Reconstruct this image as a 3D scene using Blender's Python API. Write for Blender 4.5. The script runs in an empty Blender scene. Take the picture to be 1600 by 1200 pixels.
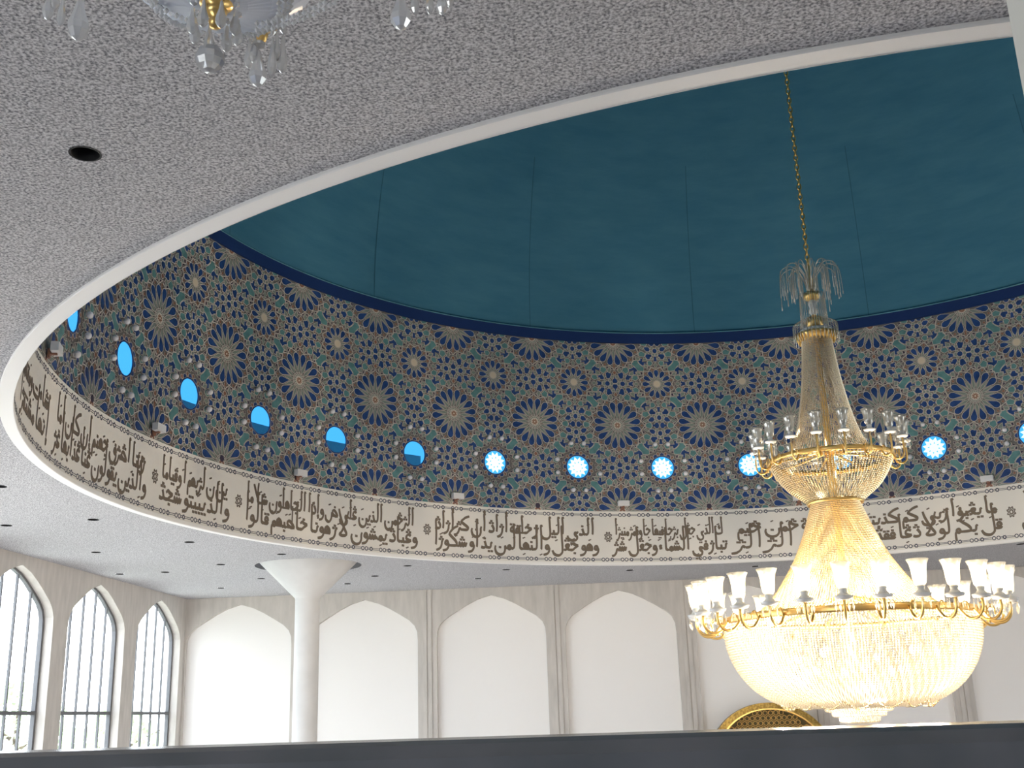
import bpy, bmesh, math, random
from mathutils import Vector, Matrix
from mathutils.geometry import delaunay_2d_cdt
rng = random.Random(7)
sc = bpy.context.scene
col = sc.collection
R = math.radians
PI = math.pi

# ------------------------------------------------------------------ camera
FPX, PITCH, YAW, ROLL = 1736.46, 0.2904, -0.0708, -0.0312
cp, sp, cy_, sy_ = math.cos(PITCH), math.sin(PITCH), math.cos(YAW), math.sin(YAW)
fw = Vector((sy_*cp, cy_*cp, sp)); rt = Vector((cy_, -sy_, 0)); up = rt.cross(fw)
c_, s_ = math.cos(ROLL), math.sin(ROLL)
rt2 = rt*c_ + up*s_; up2 = -rt*s_ + up*c_
cam = bpy.data.cameras.new('camera'); cam.sensor_width = 36; cam.lens = FPX/1600*36
cam.clip_start = .05; cam.clip_end = 500
camo = bpy.data.objects.new('camera', cam); col.objects.link(camo)
camo.matrix_world = Matrix(((rt2.x, up2.x, -fw.x, 0), (rt2.y, up2.y, -fw.y, 0), (rt2.z, up2.z, -fw.z, 0), (0, 0, 0, 1)))
sc.camera = camo

def at(px, py, Y):
    d = rt2*((px-800)/FPX) + up2*(-(py-600)/FPX) + fw
    return d*(Y/d.y)

# ------------------------------------------------------------------ world, sun, exposure
sc.view_settings.view_transform = 'Standard'; sc.view_settings.look = 'None'
sc.view_settings.gamma = 1; sc.view_settings.use_curve_mapping = False
sc.view_settings.exposure = 0.0
sc.cycles.use_denoising = True
sc.cycles.max_bounces = 10; sc.cycles.diffuse_bounces = 6; sc.cycles.glossy_bounces = 4
sc.cycles.transmission_bounces = 8; sc.cycles.transparent_max_bounces = 16
sc.cycles.sample_clamp_indirect = 4.0
sc.cycles.caustics_reflective = False; sc.cycles.caustics_refractive = False
world = bpy.data.worlds.new('sky'); sc.world = world; world.use_nodes = True
bg = world.node_tree.nodes['Background']
bg.inputs[0].default_value = (.86, .915, 1.0, 1); bg.inputs[1].default_value = 8.4
sun = bpy.data.lights.new('sun', 'SUN'); sun.energy = 9; sun.angle = R(1.0); sun.color = (1, .96, .91)
suno = bpy.data.objects.new('sun', sun); col.objects.link(suno)
suno.rotation_euler = Vector((.75, -.25, -1.0)).to_track_quat('-Z', 'Y').to_euler()

# lamp powers (watts)
LOWER_W, TENT_W, UPPER_W = 560, 4, 11

# measured layout (metres, eye at the origin)
CX, CY = 3.18, 14.82           # dome axis
RD = 10.0                      # drum radius
ZC, ZT, ZN, ZD, ZW = 3.116, 4.266, 8.20, 8.43, 5.25
XL, XR, YF, YN, ZF = -10.5, 16.86, 28.06, -4.0, -5.2
WPH = 2.07                     # round windows sit at WPH + 11.25 k degrees
BAY = 3.2

def portal(name, loc, direction, sx, sy):
    l = bpy.data.lights.new(name, 'AREA'); l.shape = 'RECTANGLE'; l.size = sx; l.size_y = sy; l.energy = 1
    l.cycles.is_portal = True
    o = bpy.data.objects.new(name, l); col.objects.link(o); o.location = loc
    o.rotation_euler = Vector(direction).to_track_quat('-Z', 'Z').to_euler()
    return o
LEFT_WINDOWS = [26.42, 23.05, 19.72, 16.40, 13.08, 9.76]
RIGHT_WINDOWS = [19.72, 9.76]
ADDED_REAR_WINDOWS = [-7.6, -4.2]  # unseen openings added behind the camera to light crystals, rail and pier
for x in ADDED_REAR_WINDOWS: portal('window_and_added_daylight', (x, YN-.33, 1.0), (0, 1, 0), 2.8, 3.6)  # daylight portals for the added rear openings
for y in LEFT_WINDOWS: portal('window_and_added_daylight', (XL-.33, y, -.6), (1, 0, 0), 2.8, 7.4)
for y in RIGHT_WINDOWS: portal('window_and_added_daylight', (XR+.33, y, -.6), (-1, 0, 0), 2.8, 7.4)

# ------------------------------------------------------------------ materials
def s2l(c):
    return tuple(((v/255)/12.92 if v/255 <= .04045 else ((v/255+.055)/1.055)**2.4) for v in c)
def mat(name, rgb, rough=.6, metal=0, spec=.3, **kw):
    m = bpy.data.materials.new(name); m.use_nodes = True
    b = m.node_tree.nodes['Principled BSDF']
    b.inputs['Base Color'].default_value = (*rgb, 1); b.inputs['Roughness'].default_value = rough
    b.inputs['Metallic'].default_value = metal; b.inputs['Specular IOR Level'].default_value = spec
    for k, v in kw.items(): b.inputs[k.replace('_', ' ')].default_value = v
    return m
def noisy(m, c1, c2, scale, detail=3, bump=0, dist=.01, stretch=None, lo=.35, hi=.65, rough=.5):
    nt = m.node_tree; N = nt.nodes; L = nt.links; b = N['Principled BSDF']
    tc = N.new('ShaderNodeTexCoord'); mp = N.new('ShaderNodeMapping'); n = N.new('ShaderNodeTexNoise')
    L.new(tc.outputs['Object'], mp.inputs[0]); L.new(mp.outputs[0], n.inputs['Vector'])
    if stretch: mp.inputs['Scale'].default_value = stretch
    n.inputs['Scale'].default_value = scale; n.inputs['Detail'].default_value = detail; n.inputs['Roughness'].default_value = rough
    r = N.new('ShaderNodeValToRGB'); r.color_ramp.elements[0].position = lo; r.color_ramp.elements[1].position = hi
    r.color_ramp.elements[0].color = (*c1, 1); r.color_ramp.elements[1].color = (*c2, 1)
    L.new(n.outputs['Fac'], r.inputs[0]); L.new(r.outputs[0], b.inputs['Base Color'])
    if bump:
        bp = N.new('ShaderNodeBump'); bp.inputs['Strength'].default_value = bump; bp.inputs['Distance'].default_value = dist
        L.new(n.outputs['Fac'], bp.inputs['Height']); L.new(bp.outputs[0], b.inputs['Normal'])
    return m
M = {}
M['ceiling'] = noisy(mat('ceiling_stucco', (.6, .6, .6), .95, spec=.1), (.185, .186, .208), (.75, .745, .765), 62, 3, .8, .008, lo=.34, hi=.62, rough=.6)
M['recess'] = mat('shade_grey_recess', (.20, .20, .21), .9)  # darker grey paints in the shadow inside the column recess
M['lip'] = mat('painted_white_lip', (.94, .93, .92), .5)
M['concrete'] = noisy(mat('precast_concrete', (.5, .48, .45), .85, spec=.15), (.53, .505, .475), (.635, .60, .565), 3.5, 6, .15, .004, stretch=(2.5, 2.5, .5), lo=.3, hi=.7)
M['panel'] = mat('white_plaster_panel', (.92, .905, .89), .8, spec=.15)
M['column'] = noisy(mat('white_column', (.8, .8, .79), .75, spec=.2), (.66, .66, .66), (.72, .72, .72), 2, 3, .05, .004)
M['dome'] = noisy(mat('teal_dome_plaster', (.02, .15, .25), .85, spec=.12), (.046, .170, .275), (.068, .215, .325), 1.4, 8, .25, .01, stretch=(.6, .6, 2.2), lo=.3, hi=.7, rough=.6)
M['seam'] = mat('dome_seam', (.028, .12, .19), .9)
M['edge_highlight'] = mat('painted_edge_highlight', (.34, .66, .72), .6)  # pale colour stands in for light catching the dome's lower edge
M['navy'] = mat('navy_cornice', (.010, .032, .13), .5)
M['tile_base'] = mat('tile_mauve_ground', (.165, .16, .16), .4)
M['tile_line'] = mat('tile_strapwork', (.54, .505, .465), .45)
M['tile_blue'] = noisy(mat('tile_cobalt', (.02, .05, .2), .3, spec=.5), (.012, .042, .165), (.02, .066, .235), 9, 3)
M['tile_teal'] = noisy(mat('tile_turquoise', (.1, .3, .3), .35, spec=.45), (.085, .215, .232), (.125, .285, .30), 8, 3)
M['tile_sage'] = mat('tile_pale_sage', (.215, .265, .245), .4)
M['tile_brown'] = mat('tile_terracotta', (.27, .14, .105), .45)
M['tile_dark'] = mat('tile_aubergine', (.055, .045, .08), .4)
M['tile_cream'] = mat('tile_cream', (.62, .55, .44), .45)
M['cream'] = mat('cream_band', (.84, .815, .775), .55)
M['ink'] = mat('bronze_lettering', (.185, .145, .110), .5)
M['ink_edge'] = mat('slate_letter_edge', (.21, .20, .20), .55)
M['chainink'] = mat('slate_border_ink', (.075, .085, .125), .5)
M['carpet'] = noisy(mat('carpet', (.30, .25, .22), .95, spec=.05), (.34, .325, .33), (.42, .405, .41), 4, 3)
M['carpet_blue'] = noisy(mat('gallery_carpet', (.27, .31, .38), .95, spec=.05), (.22, .29, .43), (.28, .35, .50), 4, 3)
M['plaster'] = mat('plain_plaster', (.7, .69, .66), .85, spec=.1)
M['rail'] = noisy(mat('dark_rail', (.1, .1, .11), .22, spec=.5), (.115, .12, .125), (.145, .145, .15), 12, 3)
M['pier'] = mat('cream_pier', (.62, .605, .54), .7)
M['metal'] = mat('window_metal', (.14, .145, .155), .5, .1)
M['black'] = mat('can_black', (.012, .012, .014), .7)
M['gold'] = mat('polished_gold', (.88, .60, .22), .32, 1)
M['goldmat'] = noisy(mat('gold_mosaic', (.6, .42, .1), .38, .7), (.20, .135, .04), (.42, .30, .09), 18, 3)
M['golddark'] = mat('niche_dark', (.16, .12, .05), .5)
M['boxwhite'] = mat('floodlight_white', (.72, .73, .76), .4)
M['ground'] = mat('pale_paving', (.5, .5, .46), .9)
M['roof'] = mat('outer_roof', (.80, .83, .86), .9)
M['bark'] = noisy(mat('bark', (.12, .09, .06), .9), (.09, .07, .05), (.17, .13, .09), 9, 4, .5)
M['porcelain'] = mat('white_porcelain', (.85, .84, .82), .25, spec=.5)

def mixmat(name, shaders):
    """shaders: list of (node type, colour, roughness or None, weight); folded into nested mixes."""
    m = bpy.data.materials.new(name); m.use_nodes = True; nt = m.node_tree; nt.nodes.clear()
    out = nt.nodes.new('ShaderNodeOutputMaterial'); acc = None; tot = 0
    for typ, c, r, w in shaders:
        n = nt.nodes.new(typ); n.inputs['Color'].default_value = (*c, 1)
        if r is not None: n.inputs['Roughness'].default_value = r
        tot += w
        if acc is None: acc = n
        else:
            mx = nt.nodes.new('ShaderNodeMixShader'); mx.inputs[0].default_value = w/tot
            nt.links.new(acc.outputs[0], mx.inputs[1]); nt.links.new(n.outputs[0], mx.inputs[2]); acc = mx
    nt.links.new(acc.outputs[0], out.inputs[0]); return m
TB, GB, DB, PB = 'ShaderNodeBsdfTranslucent', 'ShaderNodeBsdfGlossy', 'ShaderNodeBsdfDiffuse', 'ShaderNodeBsdfTransparent'
M['glass'] = mixmat('window_glass', [(PB, (.97, .98, .98), None, .93), (GB, (1, 1, 1), .03, .07)])
M['blueglass'] = mixmat('blue_glass', [(PB, (.012, .075, .150), None, .96), (GB, (1, 1, 1), .08, .04)])
M['starglass'] = mixmat('pale_star_glass', [(PB, (.075, .125, .145), None, .9), (TB, (.8, .9, .95), None, .1)])
M['bead'] = mixmat('crystal_bead', [(TB, (.97, .93, .84), None, .62), (DB, (.88, .83, .72), None, .16), (GB, (1, .97, .9), .12, .22)])
M['beadsmoke'] = mixmat('smoky_bead', [(TB, (.70, .60, .44), None, .40), (DB, (.50, .44, .33), None, .28), (GB, (.95, .86, .68), .14, .32)])
M['beadgold'] = mixmat('amber_bead', [(TB, (.90, .76, .50), None, .24), (DB, (.74, .61, .38), None, .36), (GB, (1, .88, .62), .15, .40)])
M['clearrod'] = mixmat('clear_glass_rod', [(PB, (.92, .93, .92), None, .50), (GB, (1, .97, .9), .1, .28), (TB, (.8, .75, .65), None, .22)])
M['cup'] = mixmat('etched_glass', [(PB, (.97, .97, .95), None, .42), (TB, (.95, .95, .92), None, .28), (GB, (1, 1, 1), .15, .30)])
M['crystalbead'] = mixmat('crystal_strand', [('ShaderNodeBsdfGlass', (1, 1, 1), .0, .14), (TB, (.97, .98, 1), None, .22), (DB, (.97, .98, 1), None, .46), (GB, (1, 1, 1), .03, .18)])
M['milk'] = mixmat('milky_glass', [(DB, (.84, .89, .98), None, .62), (TB, (.84, .89, .98), None, .30), (GB, (1, 1, 1), .2, .08)])
M['crystal'] = mixmat('cut_crystal', [('ShaderNodeBsdfGlass', (1, 1, 1), .0, .38), (TB, (.97, .98, 1), None, .18), (DB, (.97, .98, 1), None, .26), (GB, (1, 1, 1), .02, .18)])
M['leaf'] = mixmat('leaf', [(DB, (.40, .47, .33), None, .5), (TB, (.50, .60, .42), None, .5)])
def emit(name, rgb, s):
    m = bpy.data.materials.new(name); m.use_nodes = True; nt = m.node_tree; nt.nodes.clear()
    e = nt.nodes.new('ShaderNodeEmission'); e.inputs[0].default_value = (*rgb, 1); e.inputs[1].default_value = s
    o = nt.nodes.new('ShaderNodeOutputMaterial'); nt.links.new(e.outputs[0], o.inputs[0]); return m
M['bulb_on'] = emit('lit_bulb', (1, .80, .50), 26)
M['globe'] = mat('white_globe', (.74, .74, .79), .15, spec=.6)

# ------------------------------------------------------------------ helpers
class MB:
    """collects vertices and faces (with a material slot each) for ONE mesh object"""
    def __init__(s): s.v = []; s.f = []; s.mi = []; s.smooth = []
    def add(s, verts, faces, mi=0, smooth=False):
        n = len(s.v); s.v.extend([tuple(v) for v in verts])
        for f in faces: s.f.append(tuple(i+n for i in f)); s.mi.append(mi); s.smooth.append(smooth)
    def box(s, a, b, mi=0):
        (x0, y0, z0), (x1, y1, z1) = a, b
        s.add([(x0,y0,z0),(x1,y0,z0),(x1,y1,z0),(x0,y1,z0),(x0,y0,z1),(x1,y0,z1),(x1,y1,z1),(x0,y1,z1)],
              [(0,3,2,1),(4,5,6,7),(0,1,5,4),(1,2,6,5),(2,3,7,6),(3,0,4,7)], mi)
    def lathe(s, prof, seg=24, c=(0,0), mi=0, smooth=True, a0=0, a1=2*PI, zoff=0, lobes=0, amp=0):
        full = abs(a1-a0-2*PI) < 1e-6; n = seg if full else seg+1; base = len(s.v)
        for r, z in prof:
            for i in range(n):
                a = a0+(a1-a0)*i/seg; rr = r*(1+amp*math.cos(lobes*a)) if lobes else r
                s.v.append((c[0]+rr*math.sin(a), c[1]+rr*math.cos(a), z+zoff))
        for j in range(len(prof)-1):
            for i in range(seg):
                k = (i+1) % n if full else i+1
                s.f.append((base+j*n+i, base+j*n+k, base+(j+1)*n+k, base+(j+1)*n+i)); s.mi.append(mi); s.smooth.append(smooth)
    def tube(s, pts, r, seg=8, mi=0, closed=False, radii=None):
        pts = [Vector(p) for p in pts]; n = len(pts); base = len(s.v); prev = None
        for i, p in enumerate(pts):
            if closed: t = pts[(i+1) % n]-pts[i-1]
            else: t = pts[min(i+1, n-1)]-pts[max(i-1, 0)]
            t.normalize()
            if prev is None:
                a = Vector((0,0,1)) if abs(t.z) < .9 else Vector((1,0,0)); u = t.cross(a).normalized()
            else:
                u = (prev - t*prev.dot(t)); u = u.normalized() if u.length > 1e-6 else t.orthogonal().normalized()
            prev = u; w = t.cross(u); rr = radii[i] if radii else r
            for k in range(seg):
                a = 2*PI*k/seg; s.v.append(tuple(p+u*math.cos(a)*rr+w*math.sin(a)*rr))
        m = n if closed else n-1
        for i in range(m):
            for k in range(seg):
                i2 = (i+1) % n; k2 = (k+1) % seg
                s.f.append((base+i*seg+k, base+i*seg+k2, base+i2*seg+k2, base+i2*seg+k)); s.mi.append(mi); s.smooth.append(True)
        if not closed:
            s.f.append(tuple(base+k for k in reversed(range(seg)))); s.mi.append(mi); s.smooth.append(False)
            s.f.append(tuple(base+(n-1)*seg+k for k in range(seg))); s.mi.append(mi); s.smooth.append(False)
    def octa(s, p, r, h=None, mi=0):
        x, y, z = p; h = h or r
        s.add([(x+r,y,z),(x,y+r,z),(x-r,y,z),(x,y-r,z),(x,y,z+h),(x,y,z-h)],
              [(0,1,4),(1,2,4),(2,3,4),(3,0,4),(1,0,5),(2,1,5),(3,2,5),(0,3,5)], mi)
    def sphere(s, p, r, seg=12, rings=8, mi=0, smooth=True):
        s.lathe([(max(r*math.sin(PI*j/rings), 1e-4), -r*math.cos(PI*j/rings)) for j in range(rings+1)], seg, (p[0], p[1]), mi, smooth, zoff=p[2])
    def build(s, name, mats, parent=None):
        me = bpy.data.meshes.new(name); me.from_pydata(s.v, [], s.f)
        for m in (mats if isinstance(mats, list) else [mats]): me.materials.append(m)
        me.polygons.foreach_set('material_index', s.mi); me.polygons.foreach_set('use_smooth', s.smooth); me.update()
        o = bpy.data.objects.new(name, me); col.objects.link(o)
        if parent: o.parent = parent
        return o
def tag(o, label=None, cat=None, group=None, kind=None):
    if label: o['label'] = label
    if cat: o['category'] = cat
    if group: o['group'] = group
    if kind: o['kind'] = kind
    return o
def empty(name, loc=(0,0,0), rz=0):
    o = bpy.data.objects.new(name, None); col.objects.link(o); o.location = loc; o.rotation_euler = (0,0,rz); return o
def copy_tree(o, parent=None):
    c = o.copy(); col.objects.link(c)
    if parent: c.parent = parent
    for ch in list(o.children): copy_tree(ch, c)
    return c
def cyl(a, z, off=0):          # point on the drum wall: angle in degrees, height, distance inside the wall
    r = RD-off; return (CX+r*math.sin(R(a)), CY+r*math.cos(R(a)), z)
def cdt(loops_in, holes, extra=()):
    """triangulate the area inside loops_in[0] and outside every hole"""
    vs = []; es = []
    for lp in [loops_in]+list(holes):
        b = len(vs); vs += [Vector(p) for p in lp]; es += [(b+i, b+(i+1) % len(lp)) for i in range(len(lp))]
    vs += [Vector(p) for p in extra]
    v, e, f, _, _, _ = delaunay_2d_cdt(vs, es, [], 1, 1e-5)
    def inside(p, lp):
        c = False; n = len(lp)
        for i in range(n):
            x0, y0 = lp[i]; x1, y1 = lp[i-1]
            if (y0 > p[1]) != (y1 > p[1]) and p[0] < (x1-x0)*(p[1]-y0)/(y1-y0)+x0: c = not c
        return c
    boxes = [(min(p[0] for p in h), max(p[0] for p in h), min(p[1] for p in h), max(p[1] for p in h)) for h in holes]
    out = []
    for t in f:
        c = (sum(v[i].x for i in t)/len(t), sum(v[i].y for i in t)/len(t))
        bad = False
        for h, b in zip(holes, boxes):
            if b[0] < c[0] < b[1] and b[2] < c[1] < b[3] and inside(c, h): bad = True; break
        if not bad and inside(c, loops_in): out.append(tuple(t))
    return [(p.x, p.y) for p in v], out
def circle(cx, cy, r, n): return [(cx+r*math.cos(2*PI*i/n), cy+r*math.sin(2*PI*i/n)) for i in range(n)]

# ------------------------------------------------------------------ room shell
mb = MB(); mb.box((XL-.4, YN-.4, ZF-.3), (XR+.4, YF+.5, ZF)); tag(mb.build('floor', M['carpet']), 'carpeted hall floor far below the gallery', 'floor', kind='structure')
mb = MB(); mb.box((XL, YN, -1.75), (XR, 1.0, -1.45)); tag(mb.build('floor_gallery', M['carpet_blue']), 'gallery floor behind the dark parapet', 'floor', kind='structure')

# ceiling with the dome opening, the column recess and the downlight holes
COL = (-5.96, 22.75)
DOWN = [(-2.761,5.439),(-9.233,16.721),(-7.749,16.561),(-7.148,19.09),(-6.03,20.993),(-9.165,19.797),(-7.578,22.042),
        (-10.027,22.85),(-9.042,22.84),(-8.915,26.005),(-7.495,24.526),(-4.989,24.882),(-3.99,23.384),(-5.893,26.114),
        (-2.793,26.127),(-2.007,24.683),(.741,25.69),(3.603,25.907),(8.807,23.877),(-7.817,13.9)]
holes = [circle(CX, CY, 10.1, 160), circle(*COL, 1.09, 40)]+[circle(x, y, .088, 16) for x, y in DOWN]
ex = [(x, y) for x in (-8, -5, -2, 1, 4, 7, 10, 13) for y in (-2, 1, 3, 25.9, 27.2)]+[(x, y) for x in (-9.5, -8.2) for y in (6, 10, 14, 18, 21)]
v2, f2 = cdt([(XL-.05, YN), (XR, YN), (XR, YF+.05), (XL-.05, YF+.05)], holes, ex)
mb = MB(); mb.add([(x, y, ZC) for x, y in v2], f2)
mb.add([(x, y, ZC+.34) for x, y in v2], f2)
for h in holes[1:2]:   # the recess wall round the column head
    n = len(h); mb.add([(x, y, ZC) for x, y in h]+[(x, y, ZC+.34) for x, y in h], [(i, (i+1) % n, n+(i+1) % n, n+i) for i in range(n)], 1)
tag(mb.build('ceiling', [M['ceiling'], M['recess']]), 'rough grey stucco ceiling around the dome opening', 'ceiling', kind='structure')

# white lip of the opening
mb = MB(); mb.lathe([(10.135, ZC+.02), (10.135, ZC-.018), (10.13, ZC-.026), (10.0, ZC-.026), (9.995, ZC-.02), (9.995, ZC+.03), (10.135, ZC+.03)], 256, (CX, CY), smooth=False)
tag(mb.build('trim_1', M['lip']), 'smooth white rim around the dome opening in the ceiling', 'trim', kind='structure')

# ---- far wall with blind arches
ARCH = [(0, 0), (.34, .10), (.62, .235), (.90, .40), (1.14, .55), (1.28, .69), (1.345, .84), (1.36, 1.05)]
def arch_loop(c, top, bottom, k=1.0, shrink=0):
    pts = []
    half = [(x*k*(1-shrink/1.36), z*(1+.0*shrink)+shrink*.9) for x, z in ARCH]
    right = [(c+x, top-z) for x, z in half]; left = [(c-x, top-z) for x, z in half[1:]]
    return [(half[-1][0]+c, bottom)]+right[::-1]+left+[(c-half[-1][0], bottom)]
def near_wall():
    lps = [arch_loop(x, 2.75, -.6) for x in ADDED_REAR_WINDOWS]
    v, f = cdt([(XL-.3, ZF), (XR+.3, ZF), (XR+.3, ZC+.05), (XL-.3, ZC+.05)], lps)
    mb = MB(); mb.add([(x, YN, z) for x, z in v], f); mb.add([(x, YN-.3, z) for x, z in v], f)
    for lp in lps:
        n = len(lp); mb.add([(x, YN, z) for x, z in lp]+[(x, YN-.3, z) for x, z in lp], [(i, (i+1) % n, n+(i+1) % n, n+i) for i in range(n)])
    tag(mb.build('wall_near', M['plaster']), 'plain wall behind the camera with unseen openings added for fill light', 'wall', kind='structure')
near_wall()
FAR_C = [.50+BAY*k for k in range(-3, 6)]
loops = [arch_loop(c, 2.93, -4.6) for c in FAR_C]
v2, f2 = cdt([(XL-.05, ZF), (XR+.05, ZF), (XR+.05, ZC+.05), (XL-.05, ZC+.05)], loops)
mb = MB(); mb.add([(x, YF, z) for x, z in v2], f2)
for lp in loops:       # reveals of the recessed panels
    n = len(lp); mb.add([(x, YF, z) for x, z in lp]+[(x, YF+.16, z) for x, z in lp], [(i, (i+1) % n, n+(i+1) % n, n+i) for i in range(n)])
for c in FAR_C[:-1]:   # joint down the middle of each pier: two raised fillets with a groove
    x = c+BAY/2
    for s in (-1, 1):
        mb.box((x+s*.012-(.10 if s < 0 else 0), YF-.02, ZF), (x+s*.012+(.10 if s > 0 else 0), YF+.01, ZC))
wf = tag(mb.build('wall_far', M['concrete']), 'far concrete wall with a row of white blind arches', 'wall', kind='structure')
for c, lp in zip(FAR_C, loops):
    mb = MB(); n = len(lp)
    mb.add([(x, YF+.12, z) for x, z in lp]+[(x, YF+.17, z) for x, z in lp], [tuple(range(n)), tuple(range(2*n-1, n-1, -1))]+[(i, (i+1) % n, n+(i+1) % n, n+i) for i in range(n)])
    p = mb.build('arch_panel', M['panel'], wf); p['label'] = 'white recessed panel in pointed arch'

# ---- side walls with arched windows
def side_wall(name, X, sgn, centres, label):
    lps = [arch_loop(y, 2.93, -4.3) for y in centres]
    v2, f2 = cdt([(YN, ZF), (YF+.05, ZF), (YF+.05, ZC+.05), (YN, ZC+.05)], lps)
    mb = MB(); mb.add([(X, y, z) for y, z in v2], f2); mb.add([(X+sgn*.30, y, z) for y, z in v2], f2)
    for lp in lps:
        n = len(lp); mb.add([(X, y, z) for y, z in lp]+[(X+sgn*.30, y, z) for y, z in lp], [(i, (i+1) % n, n+(i+1) % n, n+i) for i in range(n)])
    return tag(mb.build(name, M['concrete']), label, 'wall', kind='structure')
side_wall('wall_left', XL, -1, LEFT_WINDOWS, 'grey concrete side wall pierced by tall pointed windows')
side_wall('wall_right', XR, 1, RIGHT_WINDOWS, 'concrete side wall out of sight behind the big chandelier')
def arch_window(i, yc, label):
    root = empty('window_%d' % i, (XL-.22, yc, -4.3)); tag(root, label, 'window', 'tall pointed windows in the left wall', 'structure')
    lp = arch_loop(0, 2.93+4.3, 0); n = len(lp)
    inner = [(y*.955, .06+(z)*.985) for y, z in lp]
    mb = MB()
    mb.add([(d, y, z) for d in (-.04, .04) for y, z in lp]+[(d, y, z) for d in (-.04, .04) for y, z in inner],
           [f for k in range(n) for f in ((k, (k+1) % n, 2*n+(k+1) % n, 2*n+k), (n+k, 3*n+k, 3*n+(k+1) % n, n+(k+1) % n), (2*n+k, 2*n+(k+1) % n, 3*n+(k+1) % n, 3*n+k))])
    mb.build('window_frame', M['metal'], root)
    def top_at(y):
        y = abs(y)
        for (x0, z0), (x1, z1) in zip(ARCH, ARCH[1:]):
            if x0 <= y <= x1: return 7.23-(z0+(z1-z0)*(y-x0)/(x1-x0))
        return 6
    for k in range(4):
        y = -1.36+2.72*(k+1)/5
        m2 = MB(); m2.box((-.025, y-.019, .05), (.02, y+.019, top_at(y)-.02)); m2.build('mullion', M['metal'], root)
    m2 = MB(); m2.box((-.05, -1.34, 4.59), (.045, 1.34, 4.66)); m2.build('transom', M['metal'], root)
    m2 = MB(); m2.add([(-.012, y, z) for y, z in inner]+[(-.004, y, z) for y, z in inner], [tuple(range(n)), tuple(range(2*n-1, n-1, -1))])
    m2.build('window_pane', M['glass'], root)
arch_window(1, LEFT_WINDOWS[0], 'tall pointed window in left wall, the one next to the corner')
arch_window(2, LEFT_WINDOWS[1], 'tall pointed window in left wall, second from the corner')
arch_window(3, LEFT_WINDOWS[2], 'tall pointed window cut by the photo edge, third from the corner')
arch_window(4, LEFT_WINDOWS[3], 'tall pointed window in left wall, fourth from the corner')

# ---- column with a conical head
mb = MB(); mb.lathe([(.25, ZF), (.25, 2.42), (.262, 2.455), (1.05, 3.235), (1.05, 3.36)], 64, COL)
tag(mb.build('column', M['column']), 'round white column with a conical head under the far ceiling', 'column', kind='structure')
# ---- cream pier at the gallery
mb = MB(); mb.box((.66, 1.06, -1.6), (1.06, 1.50, ZC)); tag(mb.build('trim_3', M['pier']), 'pale cream pier edge at the top right of the view', 'pier', kind='structure')
# ---- dark parapet of the gallery
par = empty('gallery_parapet', (0, .92, -1.45)); tag(par, 'dark gallery parapet rail running along the bottom of the view', 'parapet')
mb = MB(); zt = 1.45-.0155
prof = [(-.075, zt-.09), (-.075, zt-.012), (-.066, zt-.003), (-.055, zt), (.055, zt), (.068, zt-.003), (.078, zt-.012), (.078, zt-.09)]
n = len(prof)
mb.add([(XL*.6, y, z) for y, z in prof]+[(XR*.6, y, z) for y, z in prof], [(i, (i+1) % n, n+(i+1) % n, n+i) for i in range(n)]+[tuple(range(n)), tuple(range(2*n-1, n-1, -1))])
mb.build('top_rail', M['rail'], par)
mb = MB(); mb.box((XL*.6, -.05, 0), (XR*.6, .05, zt-.09)); mb.build('parapet_panel', M['rail'], par)

# ------------------------------------------------------------------ drum
mb = MB()
HR = .262                       # radius of the round window openings
na = 10
hole = [(HR*math.cos(2*PI*i/28), ZW+HR*math.sin(2*PI*i/28)) for i in range(28)]
HC = R(5.625)*RD
zs = [ZT, 4.8, 5.7, 6.4, 7.1, 7.7, ZN]
outer = [(-HC+2*HC*i/na, ZT) for i in range(na)]+[(HC, z) for z in zs[:-1]]+[(HC-2*HC*i/na, ZN) for i in range(na)]+[(-HC, z) for z in zs[:0:-1]]
extra = [(-HC+2*HC*i/na, z) for i in range(1, na) for z in zs[1:-1] if math.hypot(-HC+2*HC*i/na, z-ZW) > HR+.05]
v2, f2 = cdt(outer, [hole], extra)
for k in range(32):
    a = WPH+11.25*k
    mb.add([cyl(a+math.degrees(x/RD), z, -.012) for x, z in v2], f2)
drum = tag(mb.build('wall_drum', [M['tile_base'], M['tile_blue']]), 'circular drum wall under the dome clad in blue patterned tiles', 'wall', kind='structure')
mb = MB(); mb.lathe([(RD, ZC-.03), (RD, ZT)], 256, (CX, CY)); 
cb = mb.build('inscription_band', M['cream'], drum); cb['label'] = 'cream band with brown arabic lettering'

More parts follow.
